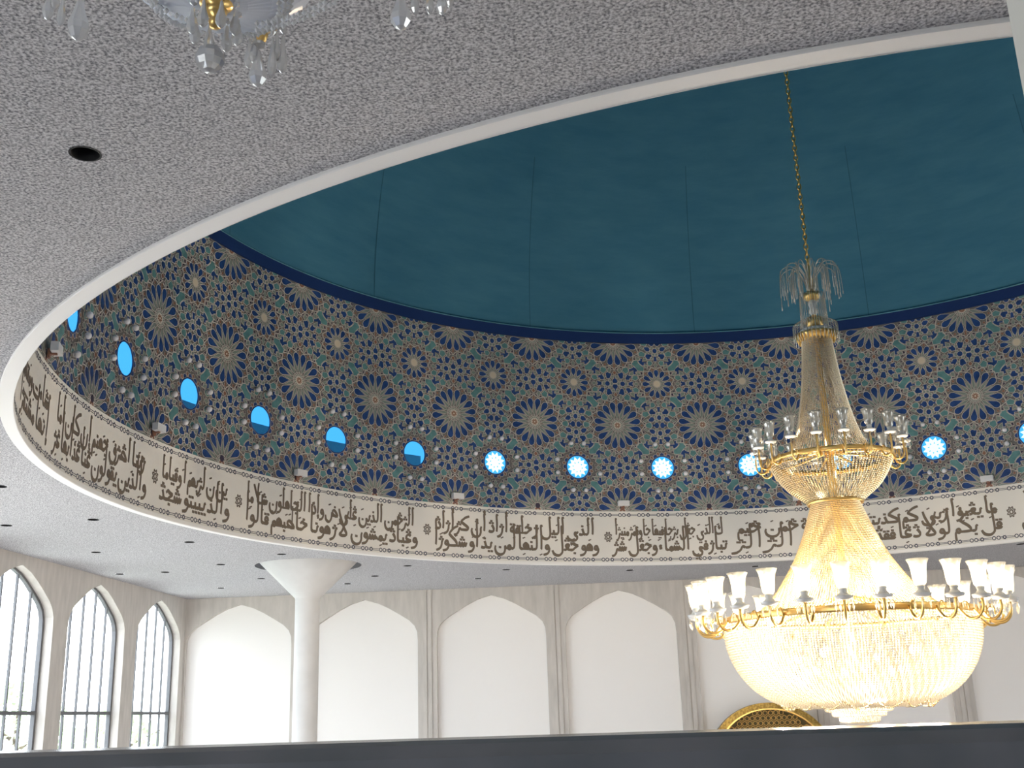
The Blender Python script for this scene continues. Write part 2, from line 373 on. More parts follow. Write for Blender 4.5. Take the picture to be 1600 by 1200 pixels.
# strapwork tile pattern: one quarter of the repeat, mirrored over the wall
QP = {
 'teal': [[(330,395),(395,440),(385,520),(305,535),(262,465)],[(545,235),(605,280),(590,335),(505,335),(475,265)],[(885,595),(940,585),(985,645),(945,690),(880,680)],
          [(700,810),(800,800),(835,865),(760,915),(685,880)],[(765,1110),(785,1065),(860,1050),(890,1080),(890,1110)],
          [(625,470),(740,465),(755,490),(760,540),(690,590),(640,650),(630,695),(545,680),(510,610),(560,570),(600,520)]],
 'blue': [[(515,385),(560,380),(555,435),(605,450),(590,500),(530,545),(495,510),(425,490),(430,455),(520,470)],
          [(745,595),(775,590),(785,640),(845,635),(845,665),(750,675),(755,740),(720,750),(715,700),(665,690),(690,640)],
          [(60,165),(95,170),(120,210),(105,250),(75,270),(72,310),(60,310)],[(185,150),(192,178),(215,198),(240,203),(265,195),(283,175),(288,150)],
          [(380,150),(385,185),(430,190),(470,205),(480,180),(455,150)],[(190,275),(250,280),(260,330),(270,385),(235,415),(195,390),(145,385),(165,330)],
          [(330,250),(395,250),(415,290),(450,300),(445,330),(395,340),(380,375),(350,330),(320,285)],
          [(925,1110),(930,1088),(965,1092),(972,1070),(1005,1045),(1050,1060),(1065,1110)],[(1075,880),(1050,886),(1032,905),(1026,930),(1033,957),(1052,975),(1077,981)],
          [(840,970),(880,925),(935,925),(960,975),(925,1020),(880,1020),(835,1010)],[(845,800),(890,735),(940,745),(945,780),(985,800),(980,845),(920,850),(870,845)],
          [(1020,685),(1066,692),(1067,795),(1040,790),(1035,740)]],
 'sage': [[(195,405),(230,450),(185,530),(155,460)],[(425,360),(495,360),(510,450),(430,405)],[(610,360),(680,360),(650,415),(590,415)],[(430,530),(490,520),(490,590),(430,610)],
          [(790,560),(855,520),(850,590),(795,590)],[(625,720),(690,715),(685,775),(605,785)],[(775,700),(860,715),(840,750),(800,760)],[(710,1015),(790,970),(800,1000),(750,1040)],
          [(500,150),(550,190),(610,150)],[(1055,530),(1015,580),(1055,660)],[(275,330),(310,290),(325,350),(285,355)],[(90,290),(140,280),(140,330),(95,335)],
          [(960,745),(985,720),(1010,750),(985,780)],[(865,880),(890,850),(920,875),(895,905)],[(300,150),(300,190),(340,190),(345,150)],[(155,205),(200,215),(215,240),(165,245)],
          [(270,205),(300,195),(310,235),(275,235)],[(110,150),(120,180),(160,185),(165,150)],[(1015,825),(1060,820),(1060,865),(1010,870)],[(965,900),(1005,885),(1005,935),(970,935)],
          [(985,990),(1025,975),(1050,1010),(985,1020)]],
 'dark': [[(95,480),(140,490),(155,545),(110,520)],[(230,505),(275,540),(205,550)],[(385,560),(395,625),(340,580)],[(475,620),(495,670),(420,655)],[(550,720),(600,720),(560,785)],
          [(585,815),(660,820),(650,865)],[(680,930),(725,950),(675,1000)],[(680,1045),(750,1055),(730,1090)],[(630,290),(710,345),(640,335)],[(690,370),(725,375),(720,425),(680,425)],
          [(775,475),(845,490),(785,525)],[(880,505),(920,545),(880,560)],[(625,180),(625,220),(580,205)],[(975,545),(1020,555),(1000,600)]],
 'brown': [[(60,360),(85,375),(105,410),(80,440),(60,440)],[(430,215),(455,235),(435,255),(410,235)],[(290,345),(315,335),(320,360),(295,370)],[(60,640),(60,560),(95,575)]],
}
def q2u(X, Y):
    v = (1110-Y)/960.0; left = 95-37*v; right = 1085-55*v; return ((X-left)/(right-left), v)
quarter = []                   # (kind, polygon in unit coordinates)
for k, ps in QP.items():
    for p in ps: quarter.append((k, [q2u(*q) for q in p]))
def rosette(n, rot, petal, kite, starr, core):
    out = []
    st = 2*PI/n
    def pol(a, pts): return [(r*math.sin(a)+t*math.cos(a), r*math.cos(a)-t*math.sin(a)) for r, t in pts]
    for i in range(n):
        a = rot+i*st; b = a+st/2
        out.append(('blue', pol(a, petal), a)); out.append(('sage', pol(b, kite), b))
        out.append(('brown', pol(b, [(starr-.034, 0), (starr-.008, .026), (starr+.026, .018), (starr+.026, -.018), (starr-.008, -.026)]), b))
        for s in ((-1, 1) if n == 16 else ()): out.append(('dark', pol(a, [(core*1.9+.014, s*.012+.006), (core*1.9, s*.012+.011), (core*1.9-.013, s*.012), (core*1.9, s*.012-.011)]), a))
        out.append(('sage', pol(b, [(core*1.25, .012), (core*1.65, .018), (core*1.65, -.018), (core*1.25, -.012)]), b))
    return out
def half_sym(p): return p+[(r, -t) for r, t in reversed(p) if t]
BIG = rosette(16, PI/16, half_sym([(.275, 0), (.37, .038), (.45, .068), (.515, .060), (.552, .022)]), half_sym([(.165, .008), (.245, .030), (.41, 0)]), .578, .075)
SMALL = rosette(12, 0, half_sym([(.155, 0), (.21, .032), (.265, .052), (.318, .047), (.342, .020)]), half_sym([(.125, .006), (.16, .018), (.235, 0)]), .362, .078)
RIM = [('blue', [(r*math.sin(a)+t*math.cos(a), r*math.cos(a)-t*math.sin(a)) for r, t in half_sym([(.285, .052), (.315, .044), (.345, .018)])], a) for a in [i*PI/6 for i in range(12)]]+\
      [('brown', [(r*math.sin(a)+t*math.cos(a), r*math.cos(a)-t*math.sin(a)) for r, t in half_sym([(.30, .010), (.35, .03), (.375, 0)])], a) for a in [i*PI/6+PI/12 for i in range(12)]]
SLOT = {'blue': 1, 'teal': 2, 'sage': 3, 'brown': 4, 'dark': 5, 'cream': 6, 'line': 0}
QV = (ZN-ZT)/4                  # height of a quarter of the repeat
A0K, A1K = -11, 5               # window columns that carry the pattern
pat = MB()
def put(kind, poly, a, z, sa, sz, lineoff=.012, grow=False):
    """a,z: origin on the wall; poly in quarter units; sa/sz mirror signs"""
    n = len(poly); cxu = sum(p[0] for p in poly)/n; cyu = sum(p[1] for p in poly)/n
    if grow: poly = [(cxu+(x-cxu)*1.10, cyu+(y-cyu)*1.10) if .02 < x < .98 and .02 < y < .98 else (x, cyu+(y-cyu)*1.10) if .02 < y < .98 else (cxu+(x-cxu)*1.10, y) for x, y in poly]
    def w(p, off): return cyl(a+sa*p[0]*5.625, min(max(z+sz*p[1]*QV, ZT+.001), ZN-.012), off)
    if z+sz*cyu*QV > ZN-.012: return
    if max(z+sz*p[1]*QV for p in poly) < ZT+.01 or min(z+sz*p[1]*QV for p in poly) > ZN-.01: return
    grown = []
    for x, y in poly:
        d = math.hypot(x-cxu, y-cyu) or 1; grown.append((x+(x-cxu)/d*lineoff*1.25, y+(y-cyu)/d*lineoff*1.25))
    jit = rng.random()*.0006
    pat.add([w(p, .0015+jit) for p in grown], [tuple(range(n))], 0)
    pat.add([w(p, .0035+jit) for p in poly], [tuple(range(n))], SLOT[kind])
def ring_line(r0, r1, a, z, n=48):
    pts = [(r*math.sin(2*PI*i/n), r*math.cos(2*PI*i/n)) for r in (r0, r1) for i in range(n)]
    if z-r1*QV < ZT-.01 or z+r1*QV > ZN+.01: return
    pat.add([cyl(a+x*5.625, z+y*QV, .0012) for x, y in pts], [(i, (i+1) % n, n+(i+1) % n, n+i) for i in range(n)], 0)
def zigzag(n, rot, ra, rb, a, z, w=.0085):
    pts = []
    for i in range(n):
        t = rot+i*2*PI/n; pts += [(ra*math.sin(t), ra*math.cos(t)), (rb*math.sin(t+PI/n), rb*math.cos(t+PI/n))]
    for p, q in zip(pts, pts[1:]+pts[:1]):
        if not all(ZT+.02 < z+y*QV < ZN-.03 for x, y in (p, q)): continue
        dx, dy = q[0]-p[0], q[1]-p[1]; l = math.hypot(dx, dy); nx, ny = -dy/l*w, dx/l*w; ex, ey = dx/l*w*.6, dy/l*w*.6
        pat.add([cyl(a+x*5.625, z+y*QV, .0038+rng.random()*.0004) for x, y in ((p[0]-ex+nx, p[1]-ey+ny), (p[0]-ex-nx, p[1]-ey-ny), (q[0]+ex-nx, q[1]+ey-ny), (q[0]+ex+nx, q[1]+ey+ny))], [(0, 1, 2, 3)], 0)
def disc(kind, r, a, z, off, n=12):
    pts = [(r*math.sin(2*PI*i/n), r*math.cos(2*PI*i/n)) for i in range(n)]
    pat.add([cyl(a+x*5.625, min(max(z+y*QV, ZT+.001), ZN-.012), off) for x, y in pts], [tuple(range(n))], SLOT[kind])
for k in range(A0K, A1K+1):
    aw = WPH+11.25*k
    for sa in (-1, 1):
        ab = aw-sa*5.625
        for row in range(4):
            zb = ZT+(0, 2, 2, 4)[row]*QV; sz = (1, -1, 1, -1)[row]
            for kind, poly in quarter: put(kind, poly, ab, zb, sa, sz, .0115, True)
    for zi, z in ((1, ZT+QV), (3, ZT+3*QV)):
        if zi == 3:
            for kind, poly, a in SMALL: put(kind, poly, aw, z, 1, 1, .003 if kind == 'brown' else .009)
            zigzag(12, 0, .358, .425, aw, z)
            disc('line', .088, aw, z, .003); disc('cream', .072, aw, z, .005)
        else:
            for kind, poly, a in RIM: put(kind, poly, aw, z, 1, 1, .009)
for k in range(A0K, A1K+2):
    ab = WPH+11.25*k-5.625
    for j in (0, 2, 4):
        z = ZT+j*QV
        for kind, poly, a in BIG: put(kind, poly, ab, z, 1, 1, .003 if kind == 'brown' else .011)
        zigzag(16, PI/16, .568, .655, ab, z)
        if j == 0: disc('dark', .06, ab, z+.09, .006, 10)
        disc('line', .105, ab, z, .003, 16); disc('brown', .066, ab, z, .0045, 16); disc('cream', .022, ab, z, .0055, 8)
        for i in range(8): disc('cream', .012, ab+.055*math.sin(i*PI/4)*5.625, z+.055*math.cos(i*PI/4)*QV, .0056, 6) if j == 2 else None
pat.build('tile_pattern', [M['tile_line'], M['tile_blue'], M['tile_teal'], M['tile_sage'], M['tile_brown'], M['tile_dark'], M['tile_cream']], drum)

# chain borders of the inscription band
ch = MB()
def flat(poly, a, z, off, slot=0): ch.add([cyl(a+math.degrees(x/RD), z+y, off) for x, y in poly], [tuple(range(len(poly)))], slot)
def flat_ring(a, z, r0, r1, n, off, star=0):
    pts = []
    for r in (r0, r1):
        for i in range(n):
            rr = r*(1+star*(1 if i % 2 else -1)); pts.append((rr*math.cos(2*PI*i/n), rr*math.sin(2*PI*i/n)))
    ch.add([cyl(a+math.degrees(x/RD), z+y, off) for x, y in pts], [(i, (i+1) % n, n+(i+1) % n, n+i) for i in range(n)], 0)
for z in (3.205, 4.185):
    a = -118
    while a < 48:
        for dx in (.058, .146): flat_ring(a+math.degrees(dx/RD), z, .025, .042, 14, .003)
        flat_ring(a+math.degrees(.262/RD), z, .018, .042, 16, .003, .18)
        for x0, x1 in ((.184, .230), (.294, .454)):
            if x0 < 0: continue
            for y0 in (-.018, .008): flat([(x0, y0), (x1, y0), (x1, y0+.010), (x0, y0+.010)], a, z, .0025)
        a += 2.5
ch.build('chain_border', M['chainink'], drum)

# ---- thuluth style inscription, written with a broad pen letter by letter (right to left)
U = .0605
ink = MB()
stroke_no = [0]
def smooth(pts, k=5):
    if len(pts) < 3: return pts
    P = [pts[0]]+list(pts)+[pts[-1]]; out = []
    for i in range(1, len(P)-2):
        p0, p1, p2, p3 = P[i-1], P[i], P[i+1], P[i+2]
        for j in range(k):
            t = j/k
            out.append(tuple(.5*((2*p1[c])+(-p0[c]+p2[c])*t+(2*p0[c]-5*p1[c]+4*p2[c]-p3[c])*t*t+(-p0[c]+3*p1[c]-3*p2[c]+p3[c])*t**3) for c in (0, 1)))
    out.append(pts[-1]); return out
NIB = R(62)
def stroke(pts, ax, zx, sx=1, sy=1, w=1.0):
    q = smooth([(p[0]*sx, p[1]*sy) for p in pts]); L = []; Rr = []; L2 = []; R2 = []
    n = len(q)
    for i, p in enumerate(q):
        a, b = q[max(i-1, 0)], q[min(i+1, n-1)]
        dx, dy = b[0]-a[0], b[1]-a[1]; l = math.hypot(dx, dy) or 1; dx /= l; dy /= l
        wd = w*(.34+.66*abs(dx*math.sin(NIB)-dy*math.cos(NIB)))
        wd = max(wd, .62*w)
        t = min(i, n-1-i)/max(n-1, 1)
        wd *= (.75+.25*min(1, t*8)); h = wd/2
        L.append((p[0]-dy*h, p[1]+dx*h)); Rr.append((p[0]+dy*h, p[1]-dx*h))
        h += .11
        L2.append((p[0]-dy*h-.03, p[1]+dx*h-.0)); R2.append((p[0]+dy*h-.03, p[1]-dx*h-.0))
    stroke_no[0] += 1; off = .004+(stroke_no[0] % 40)*.00008
    def W(p, o): return cyl(ax+math.degrees(p[0]*U/RD), zx+p[1]*U, o)
    m = len(L)
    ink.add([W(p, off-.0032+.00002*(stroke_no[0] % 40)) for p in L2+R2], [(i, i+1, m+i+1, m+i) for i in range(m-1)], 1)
    ink.add([W(p, off) for p in L+Rr], [(i, i+1, m+i+1, m+i) for i in range(m-1)], 0)
def dot(x, y): return [(x-.42, y+.05), (x+.42, y-.05)]
def dots(n, x, y, up=True):
    if n == 1: return [dot(x, y)]
    if n == 2: return [dot(x-.5, y), dot(x+.5, y)]
    return [dot(x-.5, y), dot(x+.5, y), dot(x, y+.75)]
RJ = set('اأإآدذرزوؤةى')    # letters that never join to the left
DOT = {'ب': (1,-1), 'ت': (2,1), 'ث': (3,1), 'ن': (1,1), 'ي': (2,-1), 'ئ': (0,1), 'ج': (1,-1), 'خ': (1,1), 'ح': (0,1), 'ذ': (1,1), 'ز': (1,1), 'ش': (3,1), 'ض': (1,1), 'ظ': (1,1), 'غ': (1,1), 'ف': (1,1), 'ق': (2,1), 'ة': (2,1)}
def letter(ch, jr, jl, H):
    """strokes of one letter with the pen entering at (0,0) and leaving to the left; returns strokes, advance"""
    d = DOT.get(ch, (0, 1)); S = []
    if ch in 'اأإآ':
        if jr: S = [[(0,0),(-.6,.15),(-.9,1.0),(-.85,H*.6),(-.9,H)], [(-.9,H),(-.45,H-.5)]]; adv = 1.5
        else: S = [[(-.35,H-.35),(-.75,H),(-.68,H*.5),(-.8,.6),(-.95,0)]]; adv = 1.55
        if ch == 'أ': S.append([(-.3,H+.9),(-.8,H+1.1),(-.5,H+.6),(-1.0,H+.5)])
        if ch == 'إ': S.append([(-.4,-.8),(-.9,-.6),(-.6,-1.2),(-1.1,-1.3)])
        return S, adv
    if ch == 'ﻻ':
        if jr: return [[(0,0),(-1.0,0),(-1.7,.8),(-1.6,H*.6),(-1.3,H)], [(-1.5,.9),(-2.6,3.2),(-3.6,H*.9)]], 3.6
        return [[(0,H*.95),(-1.0,H*.55),(-2.3,1.3),(-3.1,.35),(-2.3,-.1),(-1.0,.1),(-.8,.8),(-1.8,2.8),(-3.0,H*.75),(-3.4,H)]], 3.9
    if ch == 'ل':
        if jl: S = ([[(0,0),(-1.7,0)], [(-.75,.1),(-.72,H*.55),(-.8,H),(-.4,H-.4)]] if jr else [[(-.15,H-.4),(-.55,H),(-.5,H*.5),(-.6,.9),(-1.0,.1),(-1.7,0)]]); return S, 1.7
        S = [[(-.1,H-.4),(-.5,H),(-.45,H*.5),(-.4,.2),(-.7,-1.2),(-1.8,-2.0),(-3.2,-1.6),(-3.9,-.2)]]
        if jr: S.append([(0,0),(-.5,0)])
        return S, 4.0
    if ch in 'بتثنيئ' and jl:
        S = [[(0,0),(-.45,.05),(-.62,1.45)], [(-.62,1.45),(-.75,.15),(-1.5,0)]] if jr else [[(-.1,1.3),(-.35,1.6),(-.55,.4),(-.9,.02),(-1.6,0)]]
        S += dots(d[0], -.7, 2.5 if d[1] > 0 else -1.25) if d[0] else [[(-.4,2.4),(-.9,2.6),(-.6,2.1),(-1.1,2.0)]]; return S, 1.55
    if ch in 'بتث':
        S = [[(0,.1) if jr else (-.2,1.5),(-.4,.4),(-1.2,-.25),(-3.2,-.45),(-4.8,-.1),(-5.3,.6),(-5.3,1.3)]]
        S += dots(d[0], -2.8, 1.2 if d[1] > 0 else -1.7); return S, 5.5
    if ch == 'ن':
        S = [[(0,0) if jr else (-.1,1.6),(-.35,.7),(-.4,-.7),(-1.0,-1.9),(-2.3,-2.3),(-3.4,-1.6),(-3.8,-.2),(-3.6,.8)]]
        S += dots(1, -2.1, .3); return S, 4.0
    if ch in 'يى':
        S = [[(0,0) if jr else (-.3,1.1),(-.7,.5),(-1.5,.55),(-1.4,-.2),(-.7,-1.0),(-1.0,-2.0),(-2.4,-2.4),(-3.8,-1.8),(-4.2,-.5)]]
        if ch == 'ي': S += dots(2, -2.4, -3.4)
        return S, 4.3
    if ch in 'رز':
        S = [[(0,0),(-.35,.35),(-.6,.2),(-.95,-.9),(-1.7,-1.8),(-2.7,-2.1)]] if jr else [[(-.1,1.3),(-.45,1.2),(-.6,0),(-1.2,-1.2),(-2.5,-1.9)]]
        S += dots(d[0], -.7, 1.9); return S, 1.5
    if ch in 'وؤ':
        S = [[(-.15,.35),(-.5,1.3),(-1.1,1.35),(-1.3,.7),(-.8,.25),(-.15,.35),(-.25,-.6),(-.9,-1.5),(-2.2,-1.9)]]
        if jr: S.append([(0,0),(-.5,.15)])
        if ch == 'ؤ': S.append([(-.4,2.4),(-.9,2.6),(-.6,2.1),(-1.1,2.0)])
        return S, 1.75
    if ch in 'دذ':
        S = [[(0,0),(-.5,.3),(-.9,1.7),(-1.1,2.2)],[(-.8,1.2),(-.7,.3),(-1.4,-.1),(-2.3,.1)]] if jr else [[(-.9,2.4),(-.5,1.9),(-.15,.9),(-.4,.1),(-1.3,-.1),(-2.1,.15)]]
        S += dots(d[0], -1.0, 3.1); return S, 2.1
    if ch in 'جحخ':
        if jl:
            S = [[(-2.6,1.7),(-1.9,2.3),(-1.2,1.9),(-.1,1.6)], [(-.1,1.6),(-1.2,.8),(-2.0,.1),(-3.0,0)]]
            if jr: S.append([(0,0),(-2.2,0)])
            S += dots(d[0], -1.4, 3.1 if d[1] > 0 else -1.1); return S, 2.9
        S = [[(-2.6,1.7),(-1.9,2.3),(-1.2,1.9),(-.1,1.6),(-1.5,.8),(-2.2,-.6),(-1.6,-2.0),(-.2,-2.3)]]
        S += dots(d[0], -1.2, 3.1 if d[1] > 0 else -.8); return S, 2.9
    if ch in 'سش':
        S = [[(0,0) if jr else (-.05,1.3),(-.3,.5),(-.55,.1),(-.85,1.15),(-1.05,.15),(-1.4,.1),(-1.7,1.15),(-1.9,.15),(-2.3,.1),(-2.6,1.25),(-2.75,.1),(-3.3,0)]]
        S += dots(d[0], -1.6, 2.2); return S, 3.2
    if ch in 'صض':
        S = [[(-.1,.1),(-.7,1.0),(-1.7,1.9),(-2.5,1.6),(-2.3,.6),(-1.2,.05),(-.1,.1)], [(0,0),(-2.8,0)], [(-2.9,1.2),(-3.0,.1),(-3.5,0)]]
        if not jl: S[2] = [(-2.9,1.2),(-3.1,-.8),(-4.2,-2.1),(-5.6,-1.5),(-5.9,.1)]
        S += dots(d[0], -1.5, 3.0); return S, (3.4 if jl else 6.0)
    if ch in 'طظ':
        S = [[(-.1,.1),(-.7,1.0),(-1.7,1.9),(-2.5,1.6),(-2.3,.6),(-1.2,.05),(-.1,.1)], [(0,0),(-3.0,0)], [(-.9,.6),(-.8,H*.8)]]
        return S, 3.0
    if ch in 'عغ':
        if jr: S = [[(0,0),(-.7,.3),(-1.4,1.5),(-.9,1.9),(-.3,1.6),(-.8,.7),(-1.5,.1),(-2.1,0)]]
        else: S = [[(-.2,2.1),(-.9,2.5),(-1.6,2.0),(-1.7,1.2),(-1.0,.7),(-.1,.6)], [(-.1,.6),(-.9,.1),(-2.3,0)]]
        S += dots(d[0], -1.0, 3.3)
        if not jl: S.append([(-1.2,.4),(-2.2,-.6),(-1.8,-2.0),(-.4,-2.4)])
        return S, 2.2
    if ch in 'فق':
        y = 0 if jr else .25
        S = [[(-.2,.5+y),(-.5,1.4+y),(-1.1,1.5+y),(-1.35,.9+y),(-.9,.35+y),(-.2,.5+y)]]
        if jl: S.append([(0 if jr else -.25,0 if jr else .5),(-.5,.05),(-1.8,0)]); adv = 1.75
        else: S.append([(-.2,.6),(-.4,-.8),(-1.4,-2.0),(-2.8,-1.9),(-3.5,-.6),(-3.4,.5)]); adv = 3.7
        S += dots(d[0], -.8, 2.5+y); return S, adv
    if ch == 'ك':
        if jl: S = [[(.2,H*.82),(-1.3,H*.72),(-2.8,H*.5),(-2.4,H*.4),(-.9,H*.22),(-.35,.7),(-.8,.05),(-3.2,0)]]; adv = 3.1
        else: S = [[(-.2,H*.9),(-.45,H),(-.4,.9),(-.9,-.1),(-3.2,-.25),(-3.9,.5)], [(-1.6,3.1),(-2.2,2.4),(-1.5,2.0),(-2.3,1.5)]]; adv = 4.1
        if jr: S.append([(0,0),(-.6,0)])
        return S, adv
    if ch == 'م':
        S = [[(0,.15),(-.45,.95),(-1.05,.75),(-1.0,.1),(-.5,-.25),(0,.1)]]
        if jl: S.append([(-.6,-.1),(-1.8,0)]); return S, 1.75
        S.append([(-.8,.2),(-1.35,-.2),(-1.5,-1.4),(-1.45,-3.0)]); return S, 1.7
    if ch in 'هة':
        if jl: S = [[(-.1,.1),(-.3,1.2),(-1.1,2.0),(-1.8,1.4),(-1.5,.4),(-.7,.2),(-.5,.8),(-1.1,1.2),(-1.4,.6)], [(0,0),(-2.3,0)]]; return S, 2.2
        S = [[(0,0),(-.6,.2),(-.75,2.0),(-1.5,1.5),(-1.5,.6),(-.8,.3)]] if jr else [[(-.6,1.9),(-.1,.9),(-.7,.1),(-1.4,.6),(-1.2,1.4),(-.6,1.9)]]
        S += dots(d[0], -1.0, 3.0); return S, 1.7
    if ch == 'ء': return [[(-.2,1.3),(-.9,1.5),(-.6,.8),(-.1,.7)], [(-.1,.6),(-1.2,.4)]], 1.3
    return [], 1.0
def write_word(word, H):
    word = word.replace('لا', 'ﻻ').replace('لأ', 'ﻻ')
    x = 0; S = []; n = len(word)
    for i, c in enumerate(word):
        prev = word[i-1] if i else ''; nxt = word[i+1] if i < n-1 else ''
        jr = bool(prev) and prev not in RJ and prev not in 'ءﻻ' and c != 'ء'
        jl = bool(nxt) and c not in RJ and c not in 'ءﻻ' and nxt != 'ء'
        st, adv = letter(c, jr, jl, H)
        S += [([(px+x, py) for px, py in s]) for s in st]
        x -= adv+(0 if jl else .25)
    return S, -x
def tier(words, a_right, a_left, zbase, H, sy=1.0):
    """write words from the right end to the left end of an angular range"""
    W = [write_word(w, H) for w in words]; gap = .55
    total = sum(w for _, w in W)+gap*(len(W)-1)
    span = R(a_right-a_left)*RD/U; sx = span/total; x = 0
    for (S, w), word in zip(W, words):
        for s in S: stroke(s, a_right, zbase, 1, 1) if False else stroke([(p[0]+x, p[1]) for p in s], a_right, zbase, sx, sy, (.90 if len(s) > 2 else .78)*min(1, .25+.75*sx))
        for k in range(max(1, int(w/4.0))):      # short vowel marks
            xx = x-w*(k+.35+.3*rng.random())/max(1, int(w/4.0)); yy = rng.choice((3.6, 3.9, -1.6))
            stroke([(xx*1.0, yy), (xx-1.0/sx, yy-.45)], a_right, zbase, sx, sy, .42)
        x -= w+gap
Z1, Z2 = 3.265+2.35*U, 3.265+8.0*U
def phrase(lower, upper, a_right, a_left):
    tier(lower, a_right, a_left, Z1, 8.3); tier(upper, a_right-.4, a_left+.2, Z2, 6.1, .95)
def rosette_mark(a):
    z = 3.70
    for k in range(8):
        p = [(.052*math.cos(k*PI/4), .052*math.sin(k*PI/4)), (.085*math.cos((k+.5)*PI/4), .085*math.sin((k+.5)*PI/4)), (.052*math.cos((k+1)*PI/4), .052*math.sin((k+1)*PI/4))]
        stroke([(x/U, y/U*1.3) for x, y in p], a, z, 1, 1, .22)
        stroke([(x/U*.45, y/U*.6) for x, y in p], a, z, 1, 1, .2)
def A(px, py=None):            # angle on the drum of an image column measured at mid band (fitted table)
    T = ANG
    for (x0, a0), (x1, a1) in zip(T, T[1:]):
        if x0 <= px <= x1: return a0+(a1-a0)*(px-x0)/(x1-x0)
    return T[-1][1] if px > T[-1][0] else T[0][1]
ANG = [(30,-112.98),(75,-102.24),(140,-93.24),(239,-81.72),(369,-68.6),(500,-56.28),(663,-41.61),(800,-29.66),(947,-17.15),(1150,-.45),(1300,11.4),(1389,18.2),(1576,31.89),(1600,33.59)]
# each verse: lower row of words, upper row of words, right end, left end (right to left)
phrase(['وما', 'كان'], ['ما', 'لا'], 41.0, 33.0)
phrase(['قل', 'بكم', 'لولا', 'دعا', 'فقد', 'فسو'], ['ما', 'يعبؤا', 'ربي', 'كم', 'كذبتم', 'ف'], 31.0, 13.2)
phrase(['بسم', 'الر', 'الر'], ['الله', 'حمن', 'حيم'], 11.6, -.6)
phrase(['تبار', 'في', 'السما', 'ء', 'وجعل', 'سر'], ['ك', 'الذي', 'جعل', 'برجا', 'فيها', 'جا', 'وقمر', 'منيرا'], -1.7, -16.2)
phrase(['وهو', 'جعل', 'والنها', 'لمن', 'يذ', 'أو', 'شكورا'], ['الذي', 'اليل', 'ر', 'خلفة', 'أراد', 'أن', 'كر', 'أراد'], -18.2, -40.4)
phrase(['وعباد', 'يمشون', 'لأر', 'هونا', 'خاطبهم', 'قالوا'], ['الرحمن', 'الذين', 'على', 'ض', 'وإذا', 'الجاهلون', 'سلاما'], -42.6, -67.3)
phrase(['والذ', 'يبيتو', 'سجد'], ['ين', 'ن', 'لربهم', 'ا', 'وقياما'], -69.6, -80.6)
phrase(['والذين', 'يقولون', 'عنا', 'عذابها', 'غر'], ['ربنا', 'اصرف', 'جهنم', 'إن', 'كان', 'اما'], -82.8, -101.0)
phrase(['إنها', 'مستقرا'], ['ساءت', 'ومقاما'], -102.5, -113.0)
for a in (31.9, -17.15, -41.5, -68.5, -81.7): rosette_mark(a+.28)
ink.build('inscription_lettering', [M['ink'], M['ink_edge']], drum)

# ---- navy cornice and dome
mb = MB(); mb.lathe([(RD+.06, ZN-.004), (RD-.03, ZN-.004), (RD-.03, ZD), (RD+.0, ZD+.0)], 256, (CX, CY), smooth=False)
tag(mb.build('trim_2', M['navy']), 'dark navy band between the tiled drum and the dome', 'trim', kind='structure')
mb = MB(); DH = 11.5
mb.lathe([((RD+.06)*math.cos(t*PI/2/40)+1e-4, ZD+DH*math.sin(t*PI/2/40)) for t in range(41)], 128, (CX, CY))
mb.lathe([(RD-.005, ZD), (RD+.06, ZD)], 128, (CX, CY))
dome = tag(mb.build('ceiling_dome', M['dome']), 'deep teal dome interior above the tiled drum', 'dome', kind='structure')
mb = MB()
for k in range(16):
    a = R(WPH-5.625+22.5*k); prev = []
    for t in range(37):
        th = t*R(20.5)/36; r = (RD+.05)*math.cos(th); z = ZD+DH*math.sin(th); w = .008
        prev += [(CX+r*math.sin(a)+w*math.cos(a), CY+r*math.cos(a)-w*math.sin(a), z), (CX+r*math.sin(a)-w*math.cos(a), CY+r*math.cos(a)+w*math.sin(a), z)]
    mb.add(prev, [(2*i, 2*i+1, 2*i+3, 2*i+2) for i in range(36)])
mb.build('dome_seam', M['seam'], dome)
mb = MB(); mb.lathe([(RD-.03, ZD), (RD-.015, ZD+.03), (RD+.05, ZD+.035)], 200, (CX, CY)); mb.build('dome_edge_highlight', M['edge_highlight'], dome)  # thin ring added to draw the lit edge at the dome base

# ---- round windows, globes, floodlights
ORD = ['first', 'second', 'third', 'fourth', 'fifth', 'sixth', 'seventh', 'eighth', 'ninth', 'tenth', 'eleventh', 'twelfth', 'thirteenth']
def on_wall(o, a, z, off):     # local x along the wall, local y into the room, local z up
    o.location = cyl(a, z, off); o.rotation_euler = (0, 0, R(180-a))
def disc_mb(loop, holes=(), y0=0.0):
    v, f = cdt(loop, holes); m = MB(); k = len(v)
    m.add([(x, y0, z) for x, z in v], [t[::-1] for t in f]); return m
DISC = [(.268*math.cos(2*PI*i/36), .268*math.sin(2*PI*i/36)) for i in range(36)]
STAR = [((.235 if i % 2 else .165)*math.cos(PI*i/12), (.235 if i % 2 else .165)*math.sin(PI*i/12)) for i in range(24)]
TRI = [[(.135*math.cos(t), .135*math.sin(t)), (.095*math.cos(t-.17), .095*math.sin(t-.17)), (.095*math.cos(t+.17), .095*math.sin(t+.17))] for t in [PI/4*k+.2 for k in range(8)]]
plain_mb = disc_mb(DISC); blue_mb = disc_mb(DISC, [STAR]); star_mb = disc_mb(STAR, TRI); tri_mb = MB()
for t in TRI: tri_mb.add([(x, 0, z) for x, z in t], [(2, 1, 0)])
rim_mb = MB(); rim_mb.tube([(.262*math.cos(2*PI*i/32), 0, .262*math.sin(2*PI*i/32)) for i in range(32)], .012, 6, closed=True)
proto_w = {}
globe_mb = MB(); globe_mb.sphere((0, .058, 0), .050, 14, 10)
cap_mb = MB(); cap_mb.tube([(0, 0, 0), (0, .02, 0)], .04, 10)
